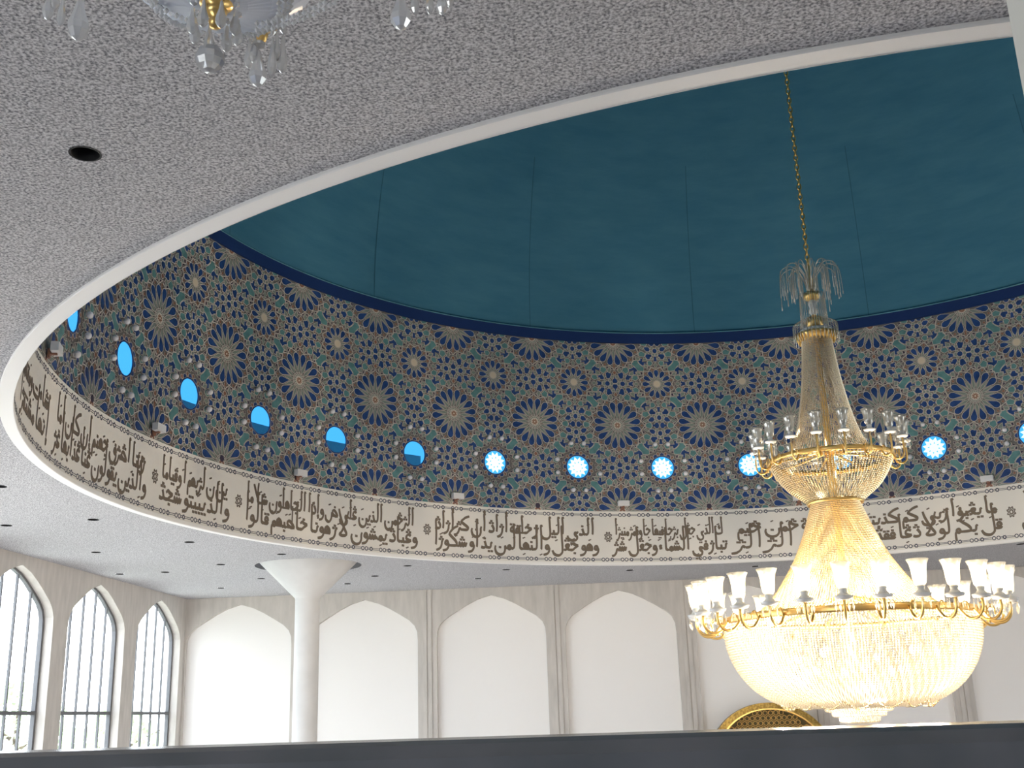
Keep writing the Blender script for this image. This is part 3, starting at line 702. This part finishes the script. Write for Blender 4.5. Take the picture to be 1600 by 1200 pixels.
proto_g = None
GPOS = [(-.148, .53, 'left one of the pair above'), (.148, .53, 'right one of the pair above'), (-.50, .148, 'upper one of the pair left of'), (-.50, -.148, 'lower one of the pair left of'),
        (.50, .148, 'upper one of the pair right of'), (.50, -.148, 'lower one of the pair right of'), (-.148, -.53, 'left one of the pair below'), (.148, -.53, 'right one of the pair below')]
wi = 5
for i in range(13):
    kk = i-9                       # i = 0 is the leftmost window in view
    a = WPH+11.25*kk
    starred = i >= 6
    key = starred
    if key not in proto_w:
        root = empty('window_%d' % wi)
        p = (blue_mb if starred else plain_mb).build('window_pane', M['blueglass'], root); p.location = (0, -.008, 0)
        rim_mb.build('window_rim', M['tile_blue'], root)
        if starred:
            s = star_mb.build('star_tracery', M['starglass'], root); s.location = (0, -.008, 0); s['label'] = 'pale star tracery in the blue glass'
            tri_mb.build('blue_glass_chips', M['blueglass'], root).location = (0, -.008, 0)
        proto_w[key] = root; o = root
    else:
        o = copy_tree(proto_w[key]); o.name = 'window_%d' % wi
    on_wall(o, a, ZW, 0); wi += 1
    hid = ', half hidden behind the chandelier' if i == 10 else ''
    tag(o, ('round blue window with pale star tracery' if starred else 'plain round blue window in the tiled drum')+', %s from the left%s' % (ORD[i], hid), 'window', 'round blue windows around the drum', 'structure')
    for gx, gz, gl in GPOS:
        if i == 7 and gx > .4 and gz > 0: continue         # one globe is missing there
        if i == 0 and gx < 0: continue
        if proto_g is None:
            g = empty('globe_lamp'); b = globe_mb.build('globe', M['globe'], g); c = cap_mb.build('lamp_base', M['tile_line'], g); proto_g = g
        else: g = copy_tree(proto_g)
        on_wall(g, a+math.degrees(gx/RD), ZW+gz, .004)
        tag(g, 'white globe lamp, %s the %s blue window from left' % (gl, ORD[i]), 'lamp', 'globe lamps around the round windows')
proto_f = None
for j, kk in enumerate((-4, -3, -2, -1, 0, 1, 2)):
    a = WPH-5.625-11.25+22.5*kk
    if proto_f is None:
        f = empty('floodlight')
        mb = MB(); mb.box((-.125, .05, .0), (.125, .145, .115)); mb.build('housing', M['boxwhite'], f)
        mb = MB(); mb.box((-.10, .055, .115), (.10, .135, .119)); mb.build('lamp_glass', M['porcelain'], f)
        mb = MB(); mb.box((-.035, .0, -.06), (.035, .03, .05)); mb.box((-.02, .0, -.022), (.02, .11, .002)); mb.build('bracket', M['tile_brown'], f)
        proto_f = f
    else: f = copy_tree(proto_f)
    on_wall(f, a, ZT+.10, .016)
    tag(f, 'small white floodlight box above the lettering band, %s of them from the left' % ORD[j], 'floodlight', 'floodlights along the top of the inscription')
# outer parapet seen through the lower part of the round windows
mb = MB(); P = []
for i in range(41):
    a = -116+78*i/40; zt_ = 5.55+.3*(1-i/40)+1.8*max(0, .5-i/40)
    for r_, z in ((11.25, ZC+.4), (11.25, zt_), (11.5, zt_), (11.5, ZC+.4)): P.append((CX+r_*math.sin(R(a)), CY+r_*math.cos(R(a)), z))
mb.add(P, [(4*i+k, 4*i+k+1, 4*i+k+5, 4*i+k+4) for i in range(40) for k in range(3)])
tag(mb.build('trim_4', M['roof']), 'outer parapet glimpsed through the plain round blue windows', 'parapet', kind='structure')

# ---- recessed downlights
can_mb = MB(); can_mb.lathe([(.090, -.003), (.080, -.004), (.078, 0), (.078, .20), (1e-4, .20)], 24)
lens_mb = MB(); lens_mb.lathe([(1e-4, .13), (.045, .13), (.07, .18)], 16)
proto_d = None
order = sorted(range(1, len(DOWN)), key=lambda i: (camo.matrix_world.inverted() @ Vector((*DOWN[i], ZC))).x/-(camo.matrix_world.inverted() @ Vector((*DOWN[i], ZC))).z)
names = {j: r for r, j in enumerate(order)}
ORD2 = ORD+['fourteenth', 'fifteenth', 'sixteenth', 'seventeenth', 'eighteenth', 'nineteenth']
for i, (x, y) in enumerate(DOWN):
    if proto_d is None:
        d = empty('recessed_downlight'); can_mb.build('can', M['black'], d); lens_mb.build('reflector', M['black'], d); proto_d = d
    else: d = copy_tree(proto_d)
    d.location = (x, y, ZC)
    tag(d, 'large dark recessed ceiling light alone in the near grey ceiling' if i == 0 else 'small dark recessed light in the far ceiling, %s of these from the left' % ORD2[names[i]],
        'ceiling light', 'recessed downlights in the ceiling')

# ---- gold niche in front of the far wall
ni = empty('mihrab_niche', (3.86, YF-.25, ZF)); tag(ni, 'gold mosaic arched niche at the foot of the far wall', 'niche')
def arch_band(r0, r1, d0, d1, zc, segs=40):
    m = MB(); P = []
    for i in range(segs+1):
        a = -PI/2+PI*i/segs
        for r in (r0, r1):
            for d in (d0, d1): P.append((r*math.sin(a), d, zc+r*math.cos(a)*(.86)))
    F = []
    for i in range(segs):
        b = 4*i; c = b+4
        F += [(b, b+1, c+1, c), (b+2, c+2, c+3, b+3), (b, c, c+2, b+2), (b+1, b+3, c+3, c+1)]
    m.add(P, F); return m
zc = 5.33-1.42*.86
arch_band(1.27, 1.42, -.10, .22, zc).build('niche_arch', M['goldmat'], ni)
arch_band(1.235, 1.27, -.13, .22, zc).build('arch_moulding', M['gold'], ni)
m = MB(); m.add([(0, .17, zc)]+[(1.25*math.sin(-PI/2+PI*i/24), .17, zc+1.25*.86*math.cos(-PI/2+PI*i/24)) for i in range(25)], [(0, i+1, i+2) for i in range(24)])
m.add([(-1.10, .17, 0), (1.10, .17, 0), (1.10, .17, zc), (-1.10, .17, zc)], [(0, 1, 2, 3)])
m.build('niche_back', M['golddark'], ni)
m = MB()
for side in (-1, 1): m.box((side*1.25-.17, -.1, 0), (side*1.25+.17, .22, zc))
m.build('niche_jamb', M['goldmat'], ni)
m = MB()
for j in range(9):
    for i in range(-10, 11):
        x = i*.125+(.0625 if j % 2 else 0); z = zc+.18+j*.115
        if (x/1.19)**2+((z-zc)/(1.19*.86))**2 < 1 and z-zc > 0:
            m.tube([(x+.055*math.sin(PI/3*q), .10, z+.055*math.cos(PI/3*q)) for q in range(6)], .011, 5, closed=True)
m.build('niche_lattice', M['gold'], ni)

# ------------------------------------------------------------------ the great chandelier
ZB = -.22
ch0 = empty('grand_chandelier', (CX, CY, ZB)); tag(ch0, 'huge gilded crystal chandelier hanging on a long chain under the dome', 'chandelier')
def z_(z): return z-ZB
def prof(tab, z):
    for (z0, r0), (z1, r1) in zip(tab, tab[1:]):
        if z0 <= z <= z1 or z1 <= z <= z0: return r0+(r1-r0)*(z-z0)/(z1-z0)
    return tab[-1][1]
def dense(tab, step):          # resample a (z, r) profile at equal arc steps, smoothly
    P = smooth([(r, z) for z, r in tab], 12); out = [P[0]]; acc = 0
    for p, q in zip(P, P[1:]):
        l = math.hypot(q[0]-p[0], q[1]-p[1])
        while acc+l >= step and l > 0:
            t = (step-acc)/l; p = (p[0]+(q[0]-p[0])*t, p[1]+(q[1]-p[1])*t); out.append(p); l = math.hypot(q[0]-p[0], q[1]-p[1]); acc = 0
        acc += l
    return out
def bead_skin(tab, strings, step, r, name, m, lobes=0, amp=0, jitter=.0, sag=0):
    mb = MB(); P = dense(tab, step)
    for i in range(strings):
        a = 2*PI*i/strings
        for j, (rr, z) in enumerate(P):
            q = rr*(1+amp*math.cos(lobes*a)) if lobes else rr
            b = r*(1+.25*math.sin(i*2.1+j*.9))
            mb.octa((q*math.sin(a), q*math.cos(a), z_(z)), b, b*1.15)
    return mb.build(name, m, ch0)
CU = [(4.86, .195), (4.32, .25), (3.88, .325), (3.54, .41), (3.28, .53), (3.16, .66)]
BU = [(3.12, .80), (2.93, .70), (2.78, .585), (2.66, .44), (2.58, .34)]
CL = [(2.56, .31), (2.12, .47), (1.79, .63), (1.41, .89), (1.21, 1.10), (1.10, 1.32)]
BL = [(1.04, 1.57), (.75, 1.555), (.46, 1.44), (.22, 1.24), (.06, .98), (.0, .72), (-.01, .42)]
bead_skin(CU, 84, .023, .0100, 'upper_bead_tent', M['beadsmoke'])
bead_skin(BU, 104, .027, .0135, 'upper_bead_basket', M['beadgold'])
bead_skin(CL, 190, .026, .0112, 'lower_bead_tent', M['beadgold'])
bead_skin(BL, 250, .032, .0165, 'lower_bead_basket', M['bead'])
BS = [(-.01, .42), (-.06, .40), (-.07, .33), (-.12, .32), (-.13, .25), (-.19, .235), (-.20, .17), (-.215, .05)]
bead_skin(BS, 72, .018, .010, 'stepped_bead_base', M['bead'])
# gilded rings, stem and collars
def ring(name, R0, z, r, parent=ch0, m='gold', sq=1):
    mb = MB(); mb.tube([(R0*math.sin(2*PI*i/72), R0*math.cos(2*PI*i/72), z_(z)) for i in range(72)], r, 8, closed=True); return mb.build(name, M[m], parent)
mb = MB(); mb.lathe([(1.60, z_(1.04)), (1.62, z_(1.06)), (1.60, z_(1.085)), (1.62, z_(1.11)), (1.58, z_(1.125)), (1.54, z_(1.10)), (1.55, z_(1.05)), (1.60, z_(1.04))], 96); mb.build('lower_rim', M['gold'], ch0)
mb = MB(); mb.lathe([(.82, z_(3.11)), (.84, z_(3.13)), (.82, z_(3.155)), (.83, z_(3.17)), (.79, z_(3.18)), (.78, z_(3.12)), (.82, z_(3.11))], 72); mb.build('upper_rim', M['gold'], ch0)
mb = MB(); mb.lathe([(.36, z_(2.55)), (.375, z_(2.575)), (.35, z_(2.60)), (.33, z_(2.57)), (.36, z_(2.55))], 60); mb.build('waist_ring', M['gold'], ch0)
mb = MB()
for i in range(30):
    a = 2*PI*i/30; mb.tube([(.235*math.sin(a), .235*math.cos(a), z_(4.80)), (.25*math.sin(a), .25*math.cos(a), z_(4.86)), (.285*math.sin(a), .285*math.cos(a), z_(4.925))], .012, 5, radii=[.006, .014, .010])
mb.lathe([(.20, z_(4.84)), (.245, z_(4.86)), (.26, z_(4.90)), (.275, z_(4.93)), (.20, z_(4.94)), (.20, z_(4.84))], 60); mb.build('crown_ring', M['gold'], ch0)
mb = MB(); mb.lathe([(.22, z_(4.94)), (.235, z_(4.965)), (.21, z_(4.99)), (.12, z_(5.0)), (.05, z_(5.0))], 40); mb.build('crown_plate', M['porcelain'], ch0)
mb = MB(); mb.lathe([(.05, z_(5.0)), (.11, z_(5.05)), (.125, z_(5.12)), (.10, z_(5.17)), (.05, z_(5.19)), (.035, z_(5.21))], 32)
mb.lathe([(.04, z_(5.43)), (.10, z_(5.45)), (.115, z_(5.49)), (.11, z_(5.53)), (.05, z_(5.52)), (.03, z_(5.60)), (.045, z_(5.70)), (.022, z_(5.80)), (.02, z_(5.95))], 32); mb.build('finial_stem', M['gold'], ch0)
mb = MB(); mb.lathe([(.035, z_(5.21)), (.06, z_(5.25)), (.045, z_(5.32)), (.065, z_(5.39)), (.04, z_(5.43))], 28); mb.build('porcelain_baluster', M['porcelain'], ch0)
mb = MB()
for i in range(26):            # fountain plume of drooping glass rods
    a = 2*PI*i/26+.05; k = 1 if i % 2 else .62
    pts = [(.05, 5.56), (.10*k, 5.78), (.22*k, 5.90+.04*k), (.33*k, 5.93), (.40*k, 5.86), (.42*k, 5.70), (.425*k, 5.48-.12*(i % 3 == 0))]
    mb.tube([(r*math.sin(a), r*math.cos(a), z_(z)) for r, z in smooth(pts, 3)], .007, 5)
    for q in (.85, .93): mb.tube([(.42*k*q*math.sin(a+.1), .42*k*q*math.cos(a+.1), z_(5.9)), (.42*k*q*math.sin(a+.1), .42*k*q*math.cos(a+.1), z_(5.52))], .005, 4)
mb.build('crystal_plume', M['clearrod'], ch0)
mb = MB()
for i in range(34):
    a = 2*PI*i/34
    mb.tube([(.17*math.sin(a), .17*math.cos(a), z_(5.52)), (.185*math.sin(a), .185*math.cos(a), z_(5.02))], .005, 4)
    mb.tube([(.30*math.sin(a), .30*math.cos(a), z_(5.06)), (.305*math.sin(a), .305*math.cos(a), z_(4.80))], .007, 4)
    mb.tube([(.30*math.sin(a), .30*math.cos(a), z_(5.06)), (.20*math.sin(a), .20*math.cos(a), z_(5.12)), (.12*math.sin(a), .12*math.cos(a), z_(5.10))], .005, 4)
mb.build('crystal_fringe', M['clearrod'], ch0)
mb = MB(); mb.lathe([(.045, z_(-.1)), (.045, z_(2.5)), (.07, z_(2.55)), (.05, z_(3.1)), (.035, z_(4.9))], 16); mb.build('central_stem', M['gold'], ch0)
for R0, z0, R1, z1, nn in ((.05, 1.35, 1.56, 1.07, 12), (.05, 3.25, .79, 3.14, 8)):
    mb = MB(); mb.tube([(0, R0, z_(z0)), (0, R1, z_(z1))], .016, 6); sp0 = mb.build('spoke', M['gold'], ch0)
    for i in range(1, nn):
        b = sp0.copy(); col.objects.link(b); b.parent = ch0; b.rotation_euler = (0, 0, 2*PI*i/nn)
# chain
mb = MB(); z = 5.93; i = 0
while z < ZD+DH-.02:
    a = PI/2*(i % 2); pts = []
    for k in range(10):
        t = 2*PI*k/10; x = .026*math.cos(t); h = .05*math.sin(t); pts.append((x*math.cos(a), x*math.sin(a), z_(z)+h))
    mb.tube(pts, .0105, 5, closed=True); z += .078; i += 1
mb.build('chain', M['gold'], ch0)
# festoons under the lower basket
mb = MB()
for i in range(16):
    a0 = 2*PI*i/16; a1 = 2*PI*(i+1)/16
    for k in range(17):
        t = k/16; a = a0+(a1-a0)*t; r = .98-.10*math.sin(PI*t); mb.octa((r*math.sin(a), r*math.cos(a), z_(.05-.085*math.sin(PI*t))), .013)
mb.build('bead_festoon', M['beadgold'], ch0)

def lamp_arm(R0, R1, zr, zc, sc_, lit):
    """one gilded arm: local y is outward"""
    mb = MB(); drop = .12*sc_
    pts = smooth([(R0, zr), (R0+(R1-R0)*.35, zr-drop), (R0+(R1-R0)*.75, zr-drop*1.05), (R1, zr-drop*.35), (R1, zc)], 4)
    mb.tube([(0, r, z_(z)) for r, z in pts], .014*sc_+.002, 6)
    mb.tube([(0, R0+(R1-R0)*(.3+.16*math.cos(t)), z_(zr-drop*.35+.09*sc_*math.sin(t))) for t in [k*.55 for k in range(9)]], .008*sc_+.001, 5)
    arm = mb.build('lamp_arm', M['gold'], ch0)
    mb = MB(); mb.lathe([(.03*sc_, z_(zc)), (.085*sc_, z_(zc+.012)), (.10*sc_, z_(zc+.04*sc_)), (.06*sc_, z_(zc+.05*sc_)), (.035*sc_, z_(zc+.08*sc_)), (.045*sc_, z_(zc+.11*sc_)), (.02*sc_, z_(zc+.13*sc_))], 16, (0, R1)); b = mb.build('bobeche', M['porcelain'], arm)
    mb = MB(); zs_ = zc+.11*sc_
    pr = [(.035, 0), (.062, .03), (.072, .09), (.076, .16), (.088, .22), (.112, .27), (.108, .272), (.083, .22), (.071, .16), (.067, .09), (.057, .034), (.03, .006)]
    mb.lathe([(r*sc_, z_(zs_+h*sc_)) for r, h in pr], 20, (0, R1)); mb.build('glass_shade', M['cup'], arm)
    mb = MB(); mb.lathe([(.016*sc_, z_(zs_+.02)), (.024*sc_, z_(zs_+.05*sc_)), (.046*sc_, z_(zs_+.13*sc_)), (.044*sc_, z_(zs_+.17*sc_)), (.022*sc_, z_(zs_+.215*sc_)), (1e-3, z_(zs_+.225*sc_))], 12, (0, R1)); mb.build('bulb', M['bulb_on'] if lit else M['globe'], arm)
    mb = MB(); mb.octa((0, 0, z_(zc-.015*sc_)), .010*sc_); mb.octa((0, 0, z_(zc-.065*sc_)), .014*sc_, .044*sc_); d0 = mb.build('crystal_drop', M['clearrod'], arm)
    for k in range(6):
        b = d0
        if k: b = d0.copy(); col.objects.link(b); b.parent = arm
        b.location = (.085*sc_*math.cos(k*PI/3), R1+.085*sc_*math.sin(k*PI/3), 0)
    return arm
arm = lamp_arm(1.60, 1.93, 1.075, 1.14, 1.12, True); arm['label'] = 'gilded arm with a lit tulip lamp'
for i in range(1, 28):
    c = copy_tree(arm, ch0); c.rotation_euler = (0, 0, 2*PI*i/28)
arm.rotation_euler = (0, 0, 0)
arm = lamp_arm(.80, .97, 3.14, 3.30, .78, False); arm['label'] = 'gilded arm with an unlit tulip lamp'
for i in range(1, 18):
    c = copy_tree(arm, ch0); c.rotation_euler = (0, 0, 2*PI*i/18)
# bulbs and light inside the baskets
bm_ = MB(); bm_.sphere((0, 0, 0), .055, 10, 7)
b0 = None
for i in range(12):
    a = 2*PI*i/12
    if b0 is None: b0 = bm_.build('inner_bulb', M['bulb_on'], ch0); b = b0
    else: b = b0.copy(); col.objects.link(b); b.parent = ch0
    r, z = (1.05, .62) if i % 2 else (.62, .42)
    b.location = (r*math.sin(a), r*math.cos(a), z_(z))
def plight(name, loc, e, rad, c=(1, .82, .60)):
    l = bpy.data.lights.new(name, 'POINT'); l.energy = e; l.shadow_soft_size = rad; l.color = c
    o = bpy.data.objects.new(name, l); col.objects.link(o); o.parent = ch0; o.location = loc; return o
for i in range(6):
    a = 2*PI*(i+.5)/6; plight('basket_light', (.95*math.sin(a), .95*math.cos(a), z_(.58)), LOWER_W, .10)
for i in range(3):
    a = 2*PI*i/3; plight('tent_light', (.35*math.sin(a), .35*math.cos(a), z_(1.32)), TENT_W, .08)
plight('upper_light', (0.12, 0, z_(2.95)), UPPER_W, .06)
plight('upper_light', (-.12, 0, z_(3.4)), UPPER_W*.4, .05)

# ------------------------------------------------------------------ the near chandelier above the gallery
YG = 2.42
O = at(338, 8, YG); nc = empty('gallery_chandelier', (O.x, O.y, O.z))
tag(nc, 'nearby crystal chandelier with a milky glass bowl, only its bottom in view', 'chandelier')
SCL = O.length/FPX            # metres per image pixel there
def P_(px, py, dy=0): return at(px, py, YG+dy)-O
def cm_drop(top, L, w, parent=nc, name='crystal_drop'):
    """faceted pendant: small octagon bead on top of a long pear"""
    mb = MB(); x, y, z = top
    mb.lathe([(1e-4, 0), (w*.32, -.07*L), (w*.32, -.13*L), (1e-4, -.20*L)], 8, (x, y), 0, False, zoff=z)
    mb.lathe([(1e-4, -.20*L), (w*.14, -.26*L), (w*.24, -.48*L), (w*.5, -.74*L), (w*.47, -.84*L), (w*.25, -.95*L), (1e-4, -L)], 8, (x, y), 0, False, zoff=z)
    return mb.build(name, M['crystal'], parent)
def cm_ball(c, r, parent=nc):
    mb = MB(); mb.lathe([(max(r*math.sin(PI*j/7), 1e-4), -r*math.cos(PI*j/7)) for j in range(8)], 10, (c[0], c[1]), 0, False, zoff=c[2]); mb.tube([(c[0], c[1], c[2]+r*.95), (c[0], c[1], c[2]+r*1.9)], r*.08, 5)
    return mb.build('crystal_ball', M['crystal'], parent)
# bowl: pleated, widest at its rim
mb = MB(); nb = 96; P0 = [(.035, .0), (.08, .005), (.14, .020), (.195, .046), (.24, .085), (.27, .14), (.275, .20)]
base = len(mb.v)
for r, z in P0:
    for i in range(nb):
        rr = r*(1+(.018 if i % 2 else -.012)); mb.v.append((rr*math.sin(2*PI*i/nb), rr*math.cos(2*PI*i/nb), z))
for j in range(len(P0)-1):
    for i in range(nb):
        k = (i+1) % nb; mb.f.append((j*nb+i, j*nb+k, (j+1)*nb+k, (j+1)*nb+i)); mb.mi.append(0); mb.smooth.append(False)
mb.build('glass_bowl', M['milk'], nc)
mb = MB(); mb.lathe([(1e-4, -.072), (.014, -.066), (.018, -.05), (.012, -.04), (.024, -.03), (.030, -.018), (.022, -.008), (.042, .0), (.048, .008), (.040, .016), (.03, .02)], 28); mb.build('bowl_finial', M['gold'], nc)
mb = MB(); mb.lathe([(.02, .3), (.012, .5), (.012, ZC-O.z)], 14); mb.lathe([(.08, ZC-O.z-.03), (.07, ZC-O.z-.06), (.01, ZC-O.z-.08)], 20); mb.build('hanging_stem', M['gold'], nc)
ringR = .278
mb = MB(); mb.tube([(ringR*math.sin(2*PI*i/48), ringR*math.cos(2*PI*i/48), .20) for i in range(48)], .010, 8, closed=True); mb.build('bowl_ring', M['gold'], nc)
mb = MB()
for i in range(54):            # swagged garland of crystal beads under the ring
    a = 2*PI*i/54; sg = abs(math.sin(a*4))*.04
    for rr, zz in ((.160, .020-sg*.3), (.176, .030-sg*.3), (.19, .042-sg*.2)): mb.octa((rr*math.sin(a), rr*math.cos(a), zz), .0088, .010)
mb.build('bead_garland', M['crystalbead'], nc)
# drops round the bowl finial, the big ball under it
for i in range(8):
    a = 2*PI*i/8+.2; cm_drop((.058*math.sin(a), .058*math.cos(a), .0), .105, .030)
cm_ball(P_(328, 92), 21*SCL)
# arm ends with a gilt cup and pendants
def arm_end(px, py, dy, drops, cup=True):
    c = P_(px, py, dy)
    mb = MB(); d = Vector((c.x, c.y, 0)); dirn = d.normalized()
    pts = smooth([(ringR*.95, .20), (ringR+.02, .30), (max(d.length-.04, ringR+.03), c.z+.20), (d.length, c.z+.05)], 5)
    mb.tube([(dirn.x*r, dirn.y*r, z) for r, z in pts], .008, 8); arm = mb.build('lamp_arm', M['gold'], nc)
    mb = MB(); mb.lathe([(1e-4, -.055), (.013, -.045), (.019, -.025), (.012, -.008), (.022, .0), (.05, .012), (.052, .02), (.02, .03)], 24, (c.x, c.y), zoff=c.z+.02); mb.build('drip_cup', M['gold'], arm)
    mb = MB(); mb.lathe([(.012, .03), (.02, .05), (.03, .08), (.04, .13), (.055, .17), (.052, .172), (.03, .1), (.012, .05)], 20, (c.x, c.y), zoff=c.z+.02); mb.build('glass_shade', M['cup'], arm)
    for dx, top, bot, w in drops:
        p = P_(dx, top, dy*.95+rng.uniform(-.03, .03)); cm_drop(p, (bot-top)*SCL*1.12*(1+dy*.35), w*SCL*(1+dy*.35), arm)
    return arm
arm_end(409, 52, .33, [(391, 46, 104, 15), (405, 62, 131, 27), (427, 40, 116, 14), (443, 38, 110, 16), (399, 40, 96, 14), (434, 36, 92, 12)])
arm_end(112, -24, .0, [(80, -30, 30, 17), (101, -26, 40, 13), (129, -30, 60, 31), (90, -32, 14, 14)])
arm_end(650, -34, .05, [(626, -38, 42, 30), (648, -34, 20, 13), (671, -34, 20, 13), (690, -38, 20, 16), (702, -36, 10, 12)])
mb = MB()                       # bead strands running out from the bowl
for k in range(17):
    t = k/16
    for off in (0, 10):
        p = P_(402+130*t, 46-48*t+9*math.sin(PI*t)-off+(2 if k % 2 else 0), 0.02); mb.octa(tuple(p), 4.6*SCL, 5.4*SCL)
mb.build('bead_strand', M['crystalbead'], nc); mb = MB()
for k in range(11):
    t = k/10; p = P_(228+80*t, -2+38*t+4*math.sin(PI*t), 0.02); mb.octa(tuple(p), 4.6*SCL, 5.6*SCL)
mb.build('bead_strand', M['crystalbead'], nc)

# ------------------------------------------------------------------ outside
mb = MB(); mb.box((-160, -120, ZF-.8), (160, 160, ZF-.5)); tag(mb.build('ground', M['ground']), 'pale paving outside the windows', 'ground', kind='structure')
def tree(x, y, h, r, seed, label):
    g = random.Random(seed); root = empty('leafy_tree', (x, y, ZF-.5)); tag(root, label, 'tree', 'trees outside the left windows')
    mb = MB(); mb.tube([(0, 0, 0), (.1, .05, h*.3), (-.05, .1, h*.6), (0, 0, h*.9)], .2, 8, radii=[.24, .18, .12, .03])
    for k in range(9):
        a = g.random()*6.28; z = h*(.35+.05*k); mb.tube([(0, 0, z), (r*.4*math.sin(a), r*.4*math.cos(a), z+.5), (r*.8*math.sin(a), r*.8*math.cos(a), z+.8)], .05, 5, radii=[.07, .04, .015])
    mb.build('trunk', M['bark'], root)
    mb = MB()
    for k in range(3200):
        u = g.random(); a = g.random()*6.283; zz = h*(.22+.78*g.random()); env = r*math.sin(PI*min(.98, max(.06, (zz/h-.18)/.84)))**.6
        rr = env*(.35+.65*math.sqrt(u)); c = Vector((rr*math.sin(a), rr*math.cos(a), zz)); s = .10+.08*g.random()
        d1 = Vector((g.gauss(0, 1), g.gauss(0, 1), g.gauss(0, 1))).normalized(); d2 = d1.orthogonal().normalized()
        mb.add([c-d1*s, c+d2*s*.45, c+d1*s, c-d2*s*.45], [(0, 1, 2, 3)])
    mb.build('foliage', M['leaf'], root)
tree(-15.6, 24.0, 8.6, 2.1, 1, 'pale green tree seen through the window at the left photo edge')
tree(-18.6, 35.5, 7.2, 2.2, 2, 'pale green tree low behind the second pointed window')
tree(-17.0, 39.5, 6.4, 2.0, 3, 'pale green tree low behind the window next to the corner')
